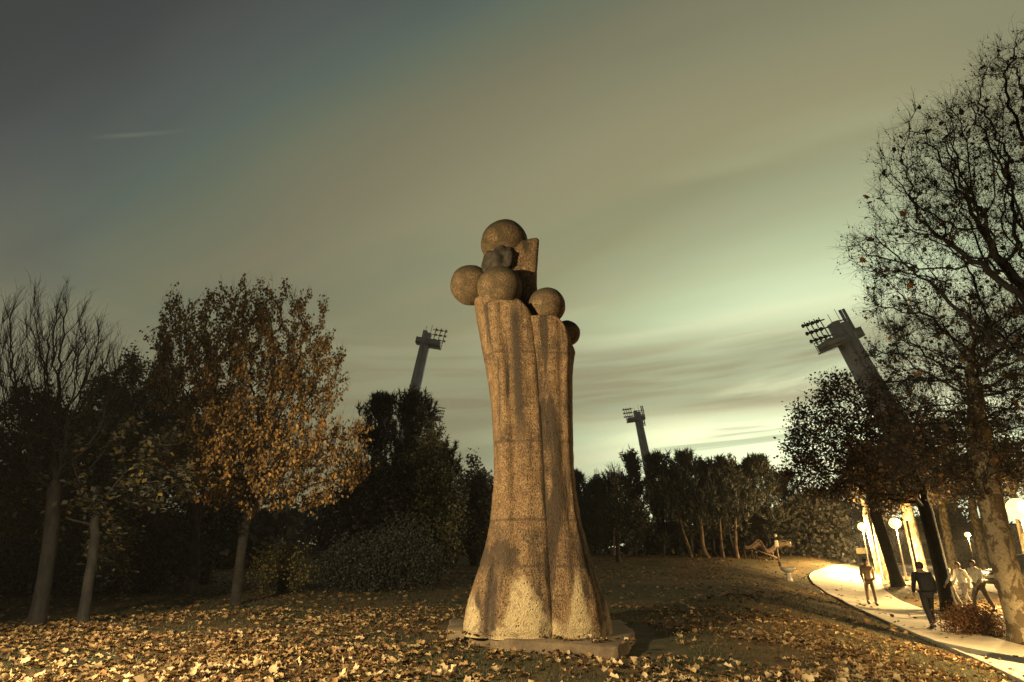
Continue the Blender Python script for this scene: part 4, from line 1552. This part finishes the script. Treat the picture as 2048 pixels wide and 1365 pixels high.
def street_lamp(label, head, power, r_head=.24, base=None, cut=172, tilt=(0, 0), side=.3, aim=(0, -.2), col=LAMP_COL):
    bx, by = (head.x, head.y) if base is None else base
    z0 = float(gz(bx, by))
    root = empty('street_lamp', (bx, by, z0)); tag(root, label, 'street lamp', 'street lamps along the path')
    H = head.z - z0
    hx, hy = head.x - bx, head.y - by
    hb = H - r_head
    mb = MB(); mb.lathe([(.13, 0), (.13, .12), (.08, .2), (.065, .9), (.05, 1.0), (.04, hb - .16), (.04, hb - .10)], (0, 0, 0), 12)
    mb.build('post', M_lamppost, root, smooth=True)
    MB().lathe([(.04, hb - .12), (.09, hb - .09), (.10, hb - .03), (.07, hb)], (0, 0, 0), 14).build('collar', M_darkmetal, root, smooth=True)
    MB().ball((0, 0, H), r_head, 20, 14).build('globe', M_glow, root, smooth=True)
    MB().lathe([(.10, H + r_head - .01), (.06, H + r_head + .04), (.015, H + r_head + .07)], (0, 0, 0), 12).build('cap', M_darkmetal, root, smooth=True)
    ld = bpy.data.lights.new('lamp_light', 'SPOT'); ld.energy = power; ld.color = col; ld.shadow_soft_size = .10
    ld.spot_size = R(cut); ld.spot_blend = .35 if cut > 120 else .75
    lo = bpy.data.objects.new('lamp_light', ld); C.objects.link(lo); lo.parent = root; lo.location = (aim[0], aim[1], H - r_head - .05)
    lo.rotation_euler = Vector((tilt[0], tilt[1], -1)).to_track_quat('-Z', 'Y').to_euler()
    if side:
        for sg in (-1, 1):
            ld = bpy.data.lights.new('lamp_light', 'POINT'); ld.energy = power * side / 2; ld.color = col; ld.shadow_soft_size = .06
            lo = bpy.data.objects.new('lamp_light', ld); C.objects.link(lo); lo.parent = root; lo.location = (0, sg * (r_head + .10), H + .05)
    return root


street_lamp('lit street lamp left of the pair beside the far bend of the path', P(1724, 1054, 52), 13000, r_head=.34, side=.4)
street_lamp('lit street lamp, brighter right one of the pair beside the path', P(1790, 1047, 44), 12000, r_head=.38, side=.5)
street_lamp('glaring street lamp at the right edge above the dark van', P(2037, 1018, 25), 8000, r_head=.42, side=.35)
street_lamp('small far street lamp in front of the low building', P(1935, 1070, 74), 7000, r_head=.3)
# lamps of the same rows that stand outside the picture but light it
street_lamp('lit street lamp on the far side of the street, right of the picture', Vector((38.0, 40.5, 3.2)), 22000, cut=172, side=0)
street_lamp('lit street lamp beside the near end of the path, right of the picture', Vector((13.2, 9.6, 3.0)), 14000, cut=160, side=0)
street_lamp('lit street lamp on the lawn left of the viewer', Vector((-7.0, 1.6, 3.9)), 9500, cut=98, tilt=(1.8, 2.6), side=0, aim=(.2, .25), col=FRONT_COL)
MISC = True

# slim posts of the lamps seen beside the trunks
def pole(label, px, py, Y, h, r=.05, mat=M_lampmetal, name='post', cat='post'):
    b_ = P(px, py, Y); b_.z = float(gz(b_.x, b_.y))
    root = empty(name, b_); tag(root, label, cat)
    MB().lathe([(r * 1.6, -.05), (r * 1.6, .15), (r, .2), (r * .8, h)], (0, 0, 0), 10).build('pole', mat, root, smooth=True)
    MB().lathe([(r * .9, h), (r * 1.1, h + .03), (r * .5, h + .07)], (0, 0, 0), 10).build('pole_cap', M_darkmetal, root)
    return root


pole('metal post between the second lamp and its pale trunk', 1836, 1148, 36, 3.6, .07)
pole('slim metal post right of the first lamp', 1762, 1142, 45, 3.9, .06)


# ------------------------------------------------------------------ play beast, sign, drinking fountain, bin
def play_beast():
    Y = 56
    b_ = P(1525, 1112, Y); b_.z = float(gz(b_.x, Y))
    root = empty('play_sculpture', b_)
    tag(root, 'long low wooden play beast with arched back and raised head, before the pines', 'play structure')
    q = lambda px, py, dy=0: np.array(rel(px, py, Y, b_)) + np.array([0, dy, 0])
    spine = [(1484, 1095), (1492, 1099), (1500, 1096), (1507, 1089), (1513, 1086), (1519, 1090), (1524, 1099), (1531, 1105), (1538, 1102), (1546, 1095), (1553, 1089), (1562, 1087), (1570, 1088)]
    S = np.array([q(*s) for s in spine])
    tt = np.linspace(0, len(S) - 1, 40)
    S2 = np.stack([np.interp(tt, range(len(S)), S[:, i]) for i in range(3)], 1)
    for _ in range(3): S2[1:-1] = (S2[:-2] + 2 * S2[1:-1] + S2[2:]) / 4
    th = np.interp(np.linspace(0, 1, 40), [0, .15, .35, .55, .75, .92, 1], [.18, .3, .42, .2, .38, .36, .2])
    body = MB()
    nn = 12
    V = []
    for i in range(40):
        for k in range(nn):
            a = 2 * math.pi * k / nn
            V.append(S2[i] + np.array([0, .5 * math.cos(a), th[i] * math.sin(a)]))
    i = np.arange(39)[:, None] * nn; j = np.arange(nn)[None]; k = (j + 1) % nn
    body.add(V, quad=np.stack([i + j, i + k, i + nn + k, i + nn + j], -1).reshape(-1, 4), ngon=[list(range(nn))[::-1], [39 * nn + x for x in range(nn)]])
    body.build('body', M_wood, root, smooth=True)
    hd = MB(); c = S2[-1]
    hd.box(c + np.array([.1, 0, 0]), (.75, .75, .5), Matrix.Rotation(R(14), 3, 'Y'), .12)
    h = hd.build('head', M_wood, root)
    MB().ball(tuple(c + np.array([.32, -.34, .1])), .09, 8, 6).build('eye', M_white, h)
    rail = MB(); E = S2 + np.array([0, -.52, 0]) + np.stack([0 * th, 0 * th, th * .7], 1)
    rail.tube(E, .06, 6); rail.build('edge_rail', M_wood_dark, root, smooth=True)
    for px in (1486, 1500, 1508, 1541, 1551):
        t_ = q(px, 1097)
        MB().tube([(t_[0], -.2, t_[2]), (t_[0] + .05, -.2, -.05)], .11, 7).build('leg', M_wood_dark, root)
    sl = MB(); sl.box(q(1522, 1107, -.7), (2.2, .5, .10), Matrix.Rotation(R(20), 3, 'Y')); sl.build('slide', M_wood, root)
    for px in (1496, 1499, 1502):
        MB().tube([q(px, 1096), q(px, 1081)], .05, 6).build('handle', M_darkmetal, root)


play_beast()


def park_sign():
    Y = 50
    b_ = P(1556, 1113, Y); b_.z = float(gz(b_.x, Y))
    root = empty('park_sign', b_); tag(root, 'thin post with small pale notice plates in front of the wooden play beast', 'sign')
    H = P(1551, 1068, Y).z - b_.z
    MB().tube([(0, 0, -.1), (0, 0, H)], .04, 8).build('post', M_wood, root)
    MB().box((0, -.06, H - .75), (.30, .03, .5), None, .01).build('notice_plate', M_white, root)
    MB().lathe([(.02, 0), (.13, .06), (.14, .18), (.02, .26)], (0, -.03, H - .26), 10).build('round_plate', M_white, root, smooth=True)


park_sign()


def fountain():
    b_ = GP(1579, 1163)
    root = empty('drinking_fountain', b_); tag(root, 'small white basin on a stem with a dark lever, left of the path', 'fountain')
    s = (b_.y * math.cos(PITCH)) / F_PX
    MB().lathe([(8 * s, 0), (6 * s, 3 * s), (4 * s, 12 * s), (5 * s, 16 * s)], (0, 0, 0), 12).build('stem', M_white, root, smooth=True)
    MB().lathe([(4 * s, 15 * s), (12 * s, 19 * s), (15 * s, 24 * s), (14 * s, 25 * s), (10 * s, 21 * s), (1 * s, 19 * s)], (0, 0, 0), 16).build('basin', M_white, root, smooth=True)
    MB().tube([(-9 * s, 0, 22 * s), (-12 * s, 0, 27 * s), (-16 * s, 0, 36 * s)], 1.5 * s, 8).build('lever', M_darkmetal, root, smooth=True)


fountain()


def info_board():
    Y = 60
    b_ = P(1729, 1128, Y); b_.z = float(gz(b_.x, Y))
    root = empty('notice_board', b_); tag(root, 'low pale lit board beyond the far bend of the path', 'board')
    z0, z1 = P(1729, 1108, Y).z - b_.z, P(1729, 1096, Y).z - b_.z
    MB().box((0, 0, (z0 + z1) / 2), (1.15, .08, z1 - z0), None, .02).build('panel', simple('pale_board', (.5, .42, .28), .6), root)
    for x in (-.5, .5):
        MB().tube([(x, .05, -.1), (x, .05, z1)], .035, 6).build('post', M_darkmetal, root)


info_board()


# ------------------------------------------------------------------ low building and van on the right
def low_building():
    Y = 92
    a, b_ = P(1828, 1066, Y), P(2260, 1066, Y)
    gx = (a.x + b_.x) / 2
    z0 = float(gz(gx, Y)) - .1
    root = empty('low_building', (gx, Y, z0)); tag(root, 'long low dark building with a band of large windows behind the street', 'building')
    W = b_.x - a.x
    zt, zs, zb = [P(1900, p, Y).z - z0 for p in (1052, 1085, 1120)]
    M_w = simple('building_wall', (.12, .11, .095), .8); M_g = simple('window_glass', (.03, .028, .024), .12)
    M_f = simple('window_frame', (.26, .23, .18), .5)
    MB().box((0, 3, zt / 2), (W, 6, zt)).build('wall', M_w, root)
    MB().box((0, 2.8, zt + .15), (W + .8, 7.2, .3)).build('roof', M_darkmetal, root)
    MB().box((0, -.12, zs + .18), (W, .2, .22)).build('lintel', M_f, root)
    MB().box((0, -.12, zb), (W, .24, .25)).build('sill', M_f, root)
    n = 12
    pane = MB().box((0, 0, 0), (W / n - .35, .05, zs - zb - .3)).mesh('window', M_g)
    bar = MB().box((0, 0, 0), (.22, .2, zs - zb - .12)).mesh('mullion', M_f)
    for k in range(n):
        o = bpy.data.objects.new('window', pane); C.objects.link(o); o.parent = root; o.location = (-W / 2 + (k + .5) * W / n, -.05, (zs + zb) / 2)
        o = bpy.data.objects.new('mullion', bar); C.objects.link(o); o.parent = root; o.location = (-W / 2 + k * W / n + .2, -.13, (zs + zb) / 2)


low_building()


def van():
    Y = 33
    f = P(1984, 1165, Y); z0 = float(gz(f.x, Y))
    top = P(1990, 1110, Y).z - z0
    root = empty('parked_van', (f.x, Y, z0)); tag(root, 'dark parked van, only its front end showing behind the leaning plane trunk', 'van')
    root.rotation_euler = (0, 0, R(-8))
    M_p = simple('dark_paint', (.018, .022, .028), .22, .2, .1)
    M_g = simple('van_glass', (.02, .022, .025), .05)
    H = max(top, 1.9)
    prof = [(0, .45), (0, .95), (.12, 1.08), (.75, 1.2), (1.35, H - .12), (1.6, H), (4.9, H), (5.05, H - .15), (5.1, .45)]
    w = .95
    mb = MB(); n = len(prof)
    v = [(x, -w * (.9 if z > 1.3 else 1), z) for x, z in prof] + [(x, w * (.9 if z > 1.3 else 1), z) for x, z in prof]
    mb.add(v, ngon=[list(range(n)), [n + i for i in range(n)][::-1]] + [[i, n + i, n + (i + 1) % n, (i + 1) % n] for i in range(n)])
    mb.build('body', M_p, root)
    MB().add([(.82, -.78, 1.24), (.82, .78, 1.24), (1.3, .74, H - .18), (1.3, -.74, H - .18)], quad=[(0, 1, 2, 3)]).build('windscreen', M_g, root).location = (-.02, 0, .01)
    MB().box((2.1, -w * .9 - .012, (H + 1.25) / 2 - .02), (1.2, .02, H - 1.55)).build('side_window', M_g, root)
    for x in (.95, 4.1):
        for s in (-1, 1):
            wl = MB(); vv, qq = tube_arrays(np.array([[[x, s * (w - .2), .36], [x, s * (w + .01), .36]]]), np.array([[.36, .36]]), 18)
            wl.add(vv, quad=qq, ngon=[list(range(18)), list(range(18, 36))[::-1]]); wo = wl.build('wheel', simple('rubber', (.02, .02, .02), .8), root)
            hb = MB(); vv, qq = tube_arrays(np.array([[[x, s * (w + .012), .36], [x, s * (w + .03), .36]]]), np.array([[.2, .18]]), 12)
            hb.add(vv, quad=qq, ngon=[list(range(12)), list(range(12, 24))[::-1]]); hb.build('rim', M_steel, wo)
    for s in (-1, 1):
        MB().box((.02, s * .68, .88), (.1, .34, .2), None, .03).build('headlight', M_white, root)
        MB().box((1.2, s * (w + .14), 1.35), (.1, .2, .28), None, .03).build('wing_mirror', M_p, root)
    MB().box((-.03, 0, .55), (.14, 1.85, .22), None, .04).build('bumper', M_darkmetal, root)
    MB().box((-.03, 0, .82), (.06, .9, .14), None, .01).build('grille', M_steel, root)


van()
hp = P(1945, 1252, 17.5)
mass_bush('low rusty brown hedge clump on the bank between path and street', 1945, 1210, 62, 17.6, 1258, leaf_mat('leaf_rust', [(.16, .07, .03), (.10, .05, .025), (.20, .10, .04)]), 5200, .06, 'hedge', None, 'hedge', 49, .5, lobes=4)
mass_bush('clipped low hedge along the front of the low building', 1948, 1113, 50, 66, 1135, M_leaf_grey, 3500, .2, 'hedge', None, 'hedge', 50, .8, lobes=5)


# ------------------------------------------------------------------ people
def skin_mesh(verts, edges, radii, level=2, root_i=0):
    me = bpy.data.meshes.new('skin_source')
    me.from_pydata([tuple(v) for v in verts], edges, [])
    o = bpy.data.objects.new('skin_source', me); C.objects.link(o)
    sk = o.modifiers.new('skin', 'SKIN'); sk.use_smooth_shade = True
    for d_, r in zip(me.skin_vertices[0].data, radii):
        d_.radius = (r, r) if not isinstance(r, tuple) else r
        d_.use_root = False
    me.skin_vertices[0].data[root_i].use_root = True
    ss = o.modifiers.new('sub', 'SUBSURF'); ss.levels = level; ss.render_levels = level
    dg = bpy.context.evaluated_depsgraph_get()
    out = bpy.data.meshes.new_from_object(o.evaluated_get(dg))
    bpy.data.objects.remove(o); bpy.data.meshes.remove(me)
    return out


def person(label, loc, face_deg, top_col, leg_col, hair_col, phase=1.0, height=1.75, bag=False, coat=0.0, lean=.04):
    root = empty('person', loc, R(face_deg)); tag(root, label, 'person')
    k = height / 1.75
    M_skin = simple('skin', (.42, .27, .19), .5, 0, .08)
    M_top = simple('top_cloth', top_col, .85, 0, .2, 14, .3)
    M_leg = simple('trouser_cloth', leg_col, .85, 0, .2, 14, .3)
    M_hair = simple('hair', hair_col, .7, 0, .3, 40)
    M_shoe = simple('shoe', (.03, .028, .026), .5)
    s = phase
    # faces +y; joints
    J = {}
    J['pel'] = (0, 0, .94); J['waist'] = (0, lean * .5, 1.08); J['chest'] = (0, lean, 1.27); J['neckb'] = (0, lean * 1.3, 1.45)
    J['neck'] = (0, lean * 1.5 + .01, 1.52); J['head'] = (0, lean * 1.6 + .03, 1.63); J['crown'] = (0, lean * 1.6 + .02, 1.70)
    for sg, nm in ((-1, 'l'), (1, 'r')):
        f = s * sg
        J['hip' + nm] = (sg * .09, 0, .90)
        J['knee' + nm] = (sg * .10, .17 * f + .06, .50 + .02 * abs(f))
        J['ank' + nm] = (sg * .095, .30 * f - .02 * (f < 0), .09 + (.05 if f < 0 else 0) * abs(s))
        J['heel' + nm] = (sg * .095, .30 * f - .05, .04 + (.07 if f < 0 else 0) * abs(s))
        J['toe' + nm] = (sg * .105, .30 * f + .15, .03)
        J['sho' + nm] = (sg * .185, lean * 1.2, 1.42)
        J['elb' + nm] = (sg * .235, lean - .10 * f - .02, 1.14)
        J['wri' + nm] = (sg * .225, lean - .20 * f + .10, .91)
        J['palm' + nm] = (sg * .220, lean - .23 * f + .13, .84)
    for q in J: J[q] = tuple(np.array(J[q]) * k)
    names = list(J)
    idx = {n: i for i, n in enumerate(names)}
    E = [('pel', 'waist'), ('waist', 'chest'), ('chest', 'neckb'), ('neckb', 'neck'), ('neck', 'head'), ('head', 'crown')]
    for nm in 'lr':
        E += [('pel', 'hip' + nm), ('hip' + nm, 'knee' + nm), ('knee' + nm, 'ank' + nm), ('ank' + nm, 'heel' + nm), ('ank' + nm, 'toe' + nm),
              ('neckb', 'sho' + nm), ('sho' + nm, 'elb' + nm), ('elb' + nm, 'wri' + nm), ('wri' + nm, 'palm' + nm)]
    RAD = {'pel': .12, 'waist': .115, 'chest': .135, 'neckb': .09, 'neck': .05, 'head': .095, 'crown': .08, 'hip': .085, 'knee': .055, 'ank': .038, 'heel': .03, 'toe': .03, 'sho': .06, 'elb': .04, 'wri': .027, 'palm': .032}
    rad = [RAD[n.rstrip('lr') if n[:-1] in RAD else n] * k if n in RAD else RAD[n[:-1]] * k for n in names]
    body = skin_mesh([J[n] for n in names], [(idx[a], idx[b_]) for a, b_ in E], rad, 2)
    # fingers, rooted in the palm, joined into the body mesh; nose and ears
    bm = bmesh.new(); bm.from_mesh(body)
    for nm, sg in (('l', -1), ('r', 1)):
        pc = np.array(J['palm' + nm])
        for fi, (dy, ln) in enumerate(((-.028, .055), (-.01, .068), (.01, .072), (.028, .064))):
            c = [pc + np.array([0, dy, 0]) * k, pc + np.array([-sg * .006, dy * 1.1, -ln * .6]) * k, pc + np.array([-sg * .022, dy * 1.1, -ln]) * k]
            v, q = tube_arrays(np.array([c]), np.array([[.009, .0085, .006]]) * k, 6)
            vs = [bm.verts.new(p) for p in v]
            for f in q: bm.faces.new([vs[x] for x in f])
            bm.faces.new(vs[-6:])
        c = [pc + np.array([0, .02, .03]) * k, pc + np.array([-sg * .01, .045, .0]) * k, pc + np.array([-sg * .015, .05, -.03]) * k]
        v, q = tube_arrays(np.array([c]), np.array([[.011, .010, .007]]) * k, 6)
        vs = [bm.verts.new(p) for p in v]
        for f in q: bm.faces.new([vs[x] for x in f])
        bm.faces.new(vs[-6:])
    hc = np.array(J['head'])
    def blob(c, r, sc_):
        g_ = bmesh.ops.create_icosphere(bm, subdivisions=2, radius=1)
        for v in g_['verts']: v.co = Vector((c[0] + v.co.x * r * sc_[0], c[1] + v.co.y * r * sc_[1], c[2] + v.co.z * r * sc_[2]))
    blob(hc + np.array([0, .095, -.005]) * k, .016 * k, (.8, 1.1, 1.6))
    for sg in (-1, 1): blob(hc + np.array([sg * .088, 0, -.005]) * k, .026 * k, (.4, .8, 1.1))
    for f in bm.faces: f.smooth = True
    bm.to_mesh(body); bm.free(); body.materials.append(M_skin)
    o = bpy.data.objects.new('body', body); C.objects.link(o); o.parent = root
    for sg in (-1, 1):
        MB().ball(tuple(hc + np.array([sg * .032, .083, .018]) * k), .011 * k, 8, 6).build('eye', M_darkmetal, o)
    MB().box(tuple(hc + np.array([0, .088, -.045]) * k), (.04 * k, .01 * k, .009 * k)).build('mouth', simple('lips', (.3, .12, .1), .5), o)
    # hair: a cap that leaves the face free
    hb = bmesh.new(); bmesh.ops.create_icosphere(hb, subdivisions=3, radius=1)
    for v in list(hb.verts):
        if v.co.y > .35 and v.co.z < .35: hb.verts.remove(v)
    for v in hb.verts:
        n_ = v.co.copy(); kk = 1 + mnoise.noise(n_ * 4) * .07
        v.co = Vector((n_.x * .103 * kk, n_.y * .112 * kk - .008, n_.z * .115 * kk + .02)) * k + Vector(hc)
    for f in hb.faces: f.smooth = True
    me = bpy.data.meshes.new('hair'); hb.to_mesh(me); hb.free(); me.materials.append(M_hair)
    ho = bpy.data.objects.new('hair', me); C.objects.link(ho); ho.parent = root
    # jacket
    jn = ['pel', 'waist', 'chest', 'neckb', 'shol', 'elbl', 'wril', 'shor', 'elbr', 'wrir']
    je = [(0, 1), (1, 2), (2, 3), (3, 4), (4, 5), (5, 6), (3, 7), (7, 8), (8, 9)]
    jr = [.165, .150, .168, .105, .088, .062, .045, .088, .062, .045]
    jv = [J[n] for n in jn]
    if coat:
        jv.append((0, 0, (.94 - coat) * k)); je.append((0, 10)); jr.append(.175)
    jm = skin_mesh(jv, je, [r * k for r in jr], 2); jm.materials.append(M_top)
    jo = bpy.data.objects.new('jacket', jm); C.objects.link(jo); jo.parent = root
    col = MB().lathe([(.075 * k, 1.45 * k), (.082 * k, 1.49 * k), (.072 * k, 1.52 * k)], (0, J['neck'][1], 0), 14).build('collar', M_top, jo, smooth=True)
    # trousers
    tn = ['pel', 'hipl', 'kneel', 'ankl', 'hipr', 'kneer', 'ankr']
    tv = [J[n] for n in tn]
    tmh = skin_mesh(tv, [(0, 1), (1, 2), (2, 3), (0, 4), (4, 5), (5, 6)], [r * k for r in (.135, .105, .078, .062, .105, .078, .062)], 2)
    tmh.materials.append(M_leg)
    to = bpy.data.objects.new('trousers', tmh); C.objects.link(to); to.parent = root
    for nm in 'lr':
        a, t_ = np.array(J['heel' + nm]), np.array(J['toe' + nm])
        c = (a + t_) / 2; c[2] = c[2] + .005
        ang = math.atan2(a[2] - t_[2], t_[1] - a[1])
        sh = MB().box(c, (.1 * k, .29 * k, .085 * k), Matrix.Rotation(-ang, 3, 'X'), .03 * k)
        sh.build('shoe', M_shoe, root)
    if bag:
        MB().box((0, J['chest'][1] - .24 * k, 1.22 * k), (.34 * k, .2 * k, .48 * k), None, .06 * k).build('backpack', M_top, root)
    return root


def stand(px, py, Y=None):
    g_ = GP(px, py)
    g_.z = float(gz(g_.x, g_.y)) + .04
    return g_


person('person in black jacket and trousers with a backpack, walking away on the path', stand(1868, 1261), -18, (.018, .02, .026), (.015, .017, .022), (.05, .035, .025), 1.0, 1.76, True)
person('person in a beige jacket and pale trousers walking on the path by the lamps', stand(1746, 1212), 160, (.55, .44, .28), (.30, .25, .19), (.05, .03, .02), -.9, 1.7)
person('person in a white jacket nearest the dark plane trunk, left one of the group', stand(1908, 1222), 100, (.78, .74, .62), (.34, .31, .26), (.03, .02, .015), .9, 1.72)
person('person in a white jacket walking second in the group on the street', stand(1940, 1224), 95, (.8, .76, .64), (.58, .54, .46), (.06, .035, .02), -.8, 1.66)
person('person in a cream jacket walking third in the group on the street', stand(1972, 1228), 100, (.74, .68, .52), (.16, .14, .12), (.03, .02, .02), 1.0, 1.74)

# ------------------------------------------------------------------ fallen leaves and grass
TMPL = [lobed(s, .5) for s in range(6)]
for k_ in range(6):
    v_ = TMPL[k_][0]
    fold = (.9, .35, 1.4, .6, 1.1, .2)[k_]
    xx = v_[:, 0].copy()
    v_[:, 0] = np.sign(xx) * np.abs(xx) * math.cos(fold * .8)
    v_[:, 2] += np.abs(xx) * math.sin(fold * .8)
    yy = v_[:, 1] - .38
    v_[:, 2] += (.9, .3, -.5, 1.0, .2, -.3)[k_] * yy * yy
    v_[:, 1] = .38 + yy * (.9, 1.1, .8, 1.0, 1.25, .95)[k_]
    v_[:, 2] *= .62
SCULPT_POLY = np.array([(-1.25, 10.2), (-.1, 9.0), (1.3, 8.0), (2.3, 8.3), (2.4, 11.5), (-1.3, 11.6)])


def density(x, y):
    """share of the ground that carries leaves"""
    d = np.hypot(x, y)
    a = x / np.maximum(y, 1)
    n = np.sin(x * 1.1 + 2 * np.sin(y * .6)) * np.cos(y * .9 + 1.3 * np.sin(x * .5))
    n = n + .7 * np.sin(x * 2.9 + 1.7 * np.sin(y * 2.3)) * np.sin(y * 3.3 + x)
    base = np.clip(.48 + .42 * n, 0, 1) ** 1.3
    green = np.exp(-((x + 1.5) / 1.3) ** 2 - ((y - 10.2) / 1.3) ** 2) + .9 * np.exp(-((x - .2) / 1.1) ** 2 - ((y - 7.8) / .7) ** 2) + .8 * np.exp(-((x - 4.6) / 2.6) ** 2 - ((y - 17) / 6) ** 2)
    base = base * (1 - .88 * np.clip(green, 0, 1))
    left = np.exp(-((x + 4) / 3.2) ** 2 - ((y - 7.5) / 2.0) ** 2)
    base = base * (1 - .45 * sst(9.5, 14, y))
    return np.clip(base + .35 * left, .04, 1)


def scatter(n, rmin, rmax, power, amax=.98, amin=-.98):
    a = RNG.uniform(math.atan(amin), math.atan(amax), n)
    u = RNG.random(n)
    r = (rmin ** power + u * (rmax ** power - rmin ** power)) ** (1 / power)
    x, y = r * np.sin(a), r * np.cos(a)
    keep = RNG.random(n) < density(x, y)
    keep &= ~in_poly(x, y, SCULPT_POLY)
    onp = in_poly(x, y, PATH_POLY) | in_poly(x, y, ROAD_POLY)
    keep &= ~(onp & (RNG.random(n) > .14))
    return x[keep], y[keep]


def lay(mb, x, y, tm, size, tilt=.38, lift=.012):
    n = len(x)
    a = RNG.random(n) * 2 * np.pi
    ax = np.stack([np.cos(a), np.sin(a), RNG.normal(size=n) * tilt * .6], 1)
    nn = unit(np.stack([RNG.normal(size=n) * tilt, RNG.normal(size=n) * tilt, np.ones(n)], 1))
    p = np.stack([x, y, gz(x, y) + lift + RNG.random(n) * .02 + .035 * (in_poly(x, y, PATH_POLY))], 1)
    place_leaves(mb, tm, p, ax, nn, size)


RNG = np.random.default_rng(99)
litter = MB()
for k in range(6):
    x, y = scatter(6800, 5.2, 15, 2.0)
    lay(litter, x, y, TMPL[k], RNG.uniform(.04, .105, len(x)), .34)
# a few have settled on the plinth and against it
for k in range(3):
    n_ = 26
    x = RNG.uniform(-1.1, 1.55, n_); y = 9.02 - .28 * (x + .1) - RNG.random(n_) ** 2 * .45
    ok = y > 8.98 - .50 * (x + .1) * (x > 0)
    x, y = x[ok], y[ok]
    n_ = len(x)
    a_ = RNG.random(n_) * 6.28
    inn = (y > 8.90 - .52 * np.clip(x, -.1, 9) - .05)
    place_leaves(litter, TMPL[k], np.stack([x, y, np.where(inn, .155, .02)], 1), np.stack([np.cos(a_), np.sin(a_), 0 * a_], 1), unit(np.stack([RNG.normal(size=n_) * .2, RNG.normal(size=n_) * .2, np.ones(n_)], 1)), RNG.uniform(.06, .11, n_))
tag(litter.build('fallen_leaves', M_fallen), 'thick litter of dry brown and yellow plane leaves over the near lawn', 'leaves', kind='stuff')
litter = MB()
TM4 = (np.array([[0, 0, 0], [.4, .3, .12], [.25, .8, .02], [0, 1, .1], [-.3, .75, .0], [-.42, .3, .1]]), np.array([[0, 1, 2], [0, 2, 3], [0, 3, 4], [0, 4, 5]]))
x, y = scatter(30000, 14, 34, 1.6)
lay(litter, x, y, TM4, RNG.uniform(.09, .2, len(x)) * .8, .4)
x, y = scatter(30000, 32, 80, 1.2)
lay(litter, x, y, LEAF_SIMPLE, RNG.uniform(.14, .3, len(x)), .4)
tag(litter.build('fallen_leaves', M_fallen_dull), 'thin litter of dull brown leaves over the far lawn', 'leaves', kind='stuff')

# the largest leaves lie nearest the viewer, each a thing of its own
single = []
for k in range(6):
    tv, tf = TMPL[k]
    mb = MB(); mb.add(tv, tri=tf); single.append(mb.mesh('fallen_leaf', M_leaf1 if False else M_fallen))
cnt = 0
a_ = np.linspace(-.95, .95, 400)
while cnt < 280:
    a = RNG.uniform(-.86, .86); yy = RNG.uniform(5.6, 7.9)
    x, y = a * yy, yy
    if RNG.random() > float(density(x, y)) or in_poly(np.array([x]), np.array([y]), SCULPT_POLY)[0]:
        continue
    o = bpy.data.objects.new('fallen_leaf', single[cnt % 6]); C.objects.link(o)
    s = RNG.uniform(.085, .13)
    o.scale = (s, s, s * RNG.uniform(.8, 1.6)); o.location = (x, y, float(gz(x, y)) + .03)
    o.rotation_euler = (RNG.normal() * .35, RNG.normal() * .35, RNG.random() * 6.28)
    tag(o, 'large curled dry plane leaf among those lying nearest along the bottom edge', 'leaf', 'large leaves along the bottom edge')
    cnt += 1


def grass():
    mb = MB(); n = 75000
    a = RNG.uniform(-.86, .86, n); r = (5 ** 1.3 + RNG.random(n) * (22 ** 1.3 - 5 ** 1.3)) ** (1 / 1.3)
    x, y = r * np.sin(a), r * np.cos(a)
    keep = ~in_poly(x, y, SCULPT_POLY) & ~in_poly(x, y, PATH_POLY) & ~in_poly(x, y, ROAD_POLY)
    keep &= (np.sin(x * 3.1 + y) * np.cos(y * 2.7 - x) + RNG.random(n) * 1.6) > .15
    x, y = x[keep], y[keep]; n = len(x)
    v = np.stack([x, y, gz(x, y) - .005], 1)
    ax = unit(np.stack([RNG.normal(size=n) * .45, RNG.normal(size=n) * .45, np.ones(n)], 1))
    tv = LEAF_BLADE[0].copy(); tv[:, 0] *= .16
    place_leaves(mb, (tv, LEAF_BLADE[1]), v, ax, rand_unit(n), RNG.uniform(.035, .085, n))
    tag(mb.build('grass', M_grass), 'short worn grass showing between the fallen leaves', 'grass', kind='stuff')


grass()

# thin scattering volume added for lamp glow and lifted blacks
hz = bpy.data.materials.new('glow_volume'); hz.use_nodes = True
ht = hz.node_tree
for n_ in list(ht.nodes):
    ht.nodes.remove(n_)
ho_ = ht.nodes.new('ShaderNodeOutputMaterial'); hv = ht.nodes.new('ShaderNodeVolumePrincipled')
hv.inputs['Color'].default_value = (.85, .87, .86, 1); hv.inputs['Density'].default_value = .0004
ht.links.new(hv.outputs[0], ho_.inputs['Volume'])
tag(MB().box((0, 0, 27.5), (1300, 1300, 59)).build('added_haze', hz), kind='stuff')
print('objects', len(bpy.data.objects))
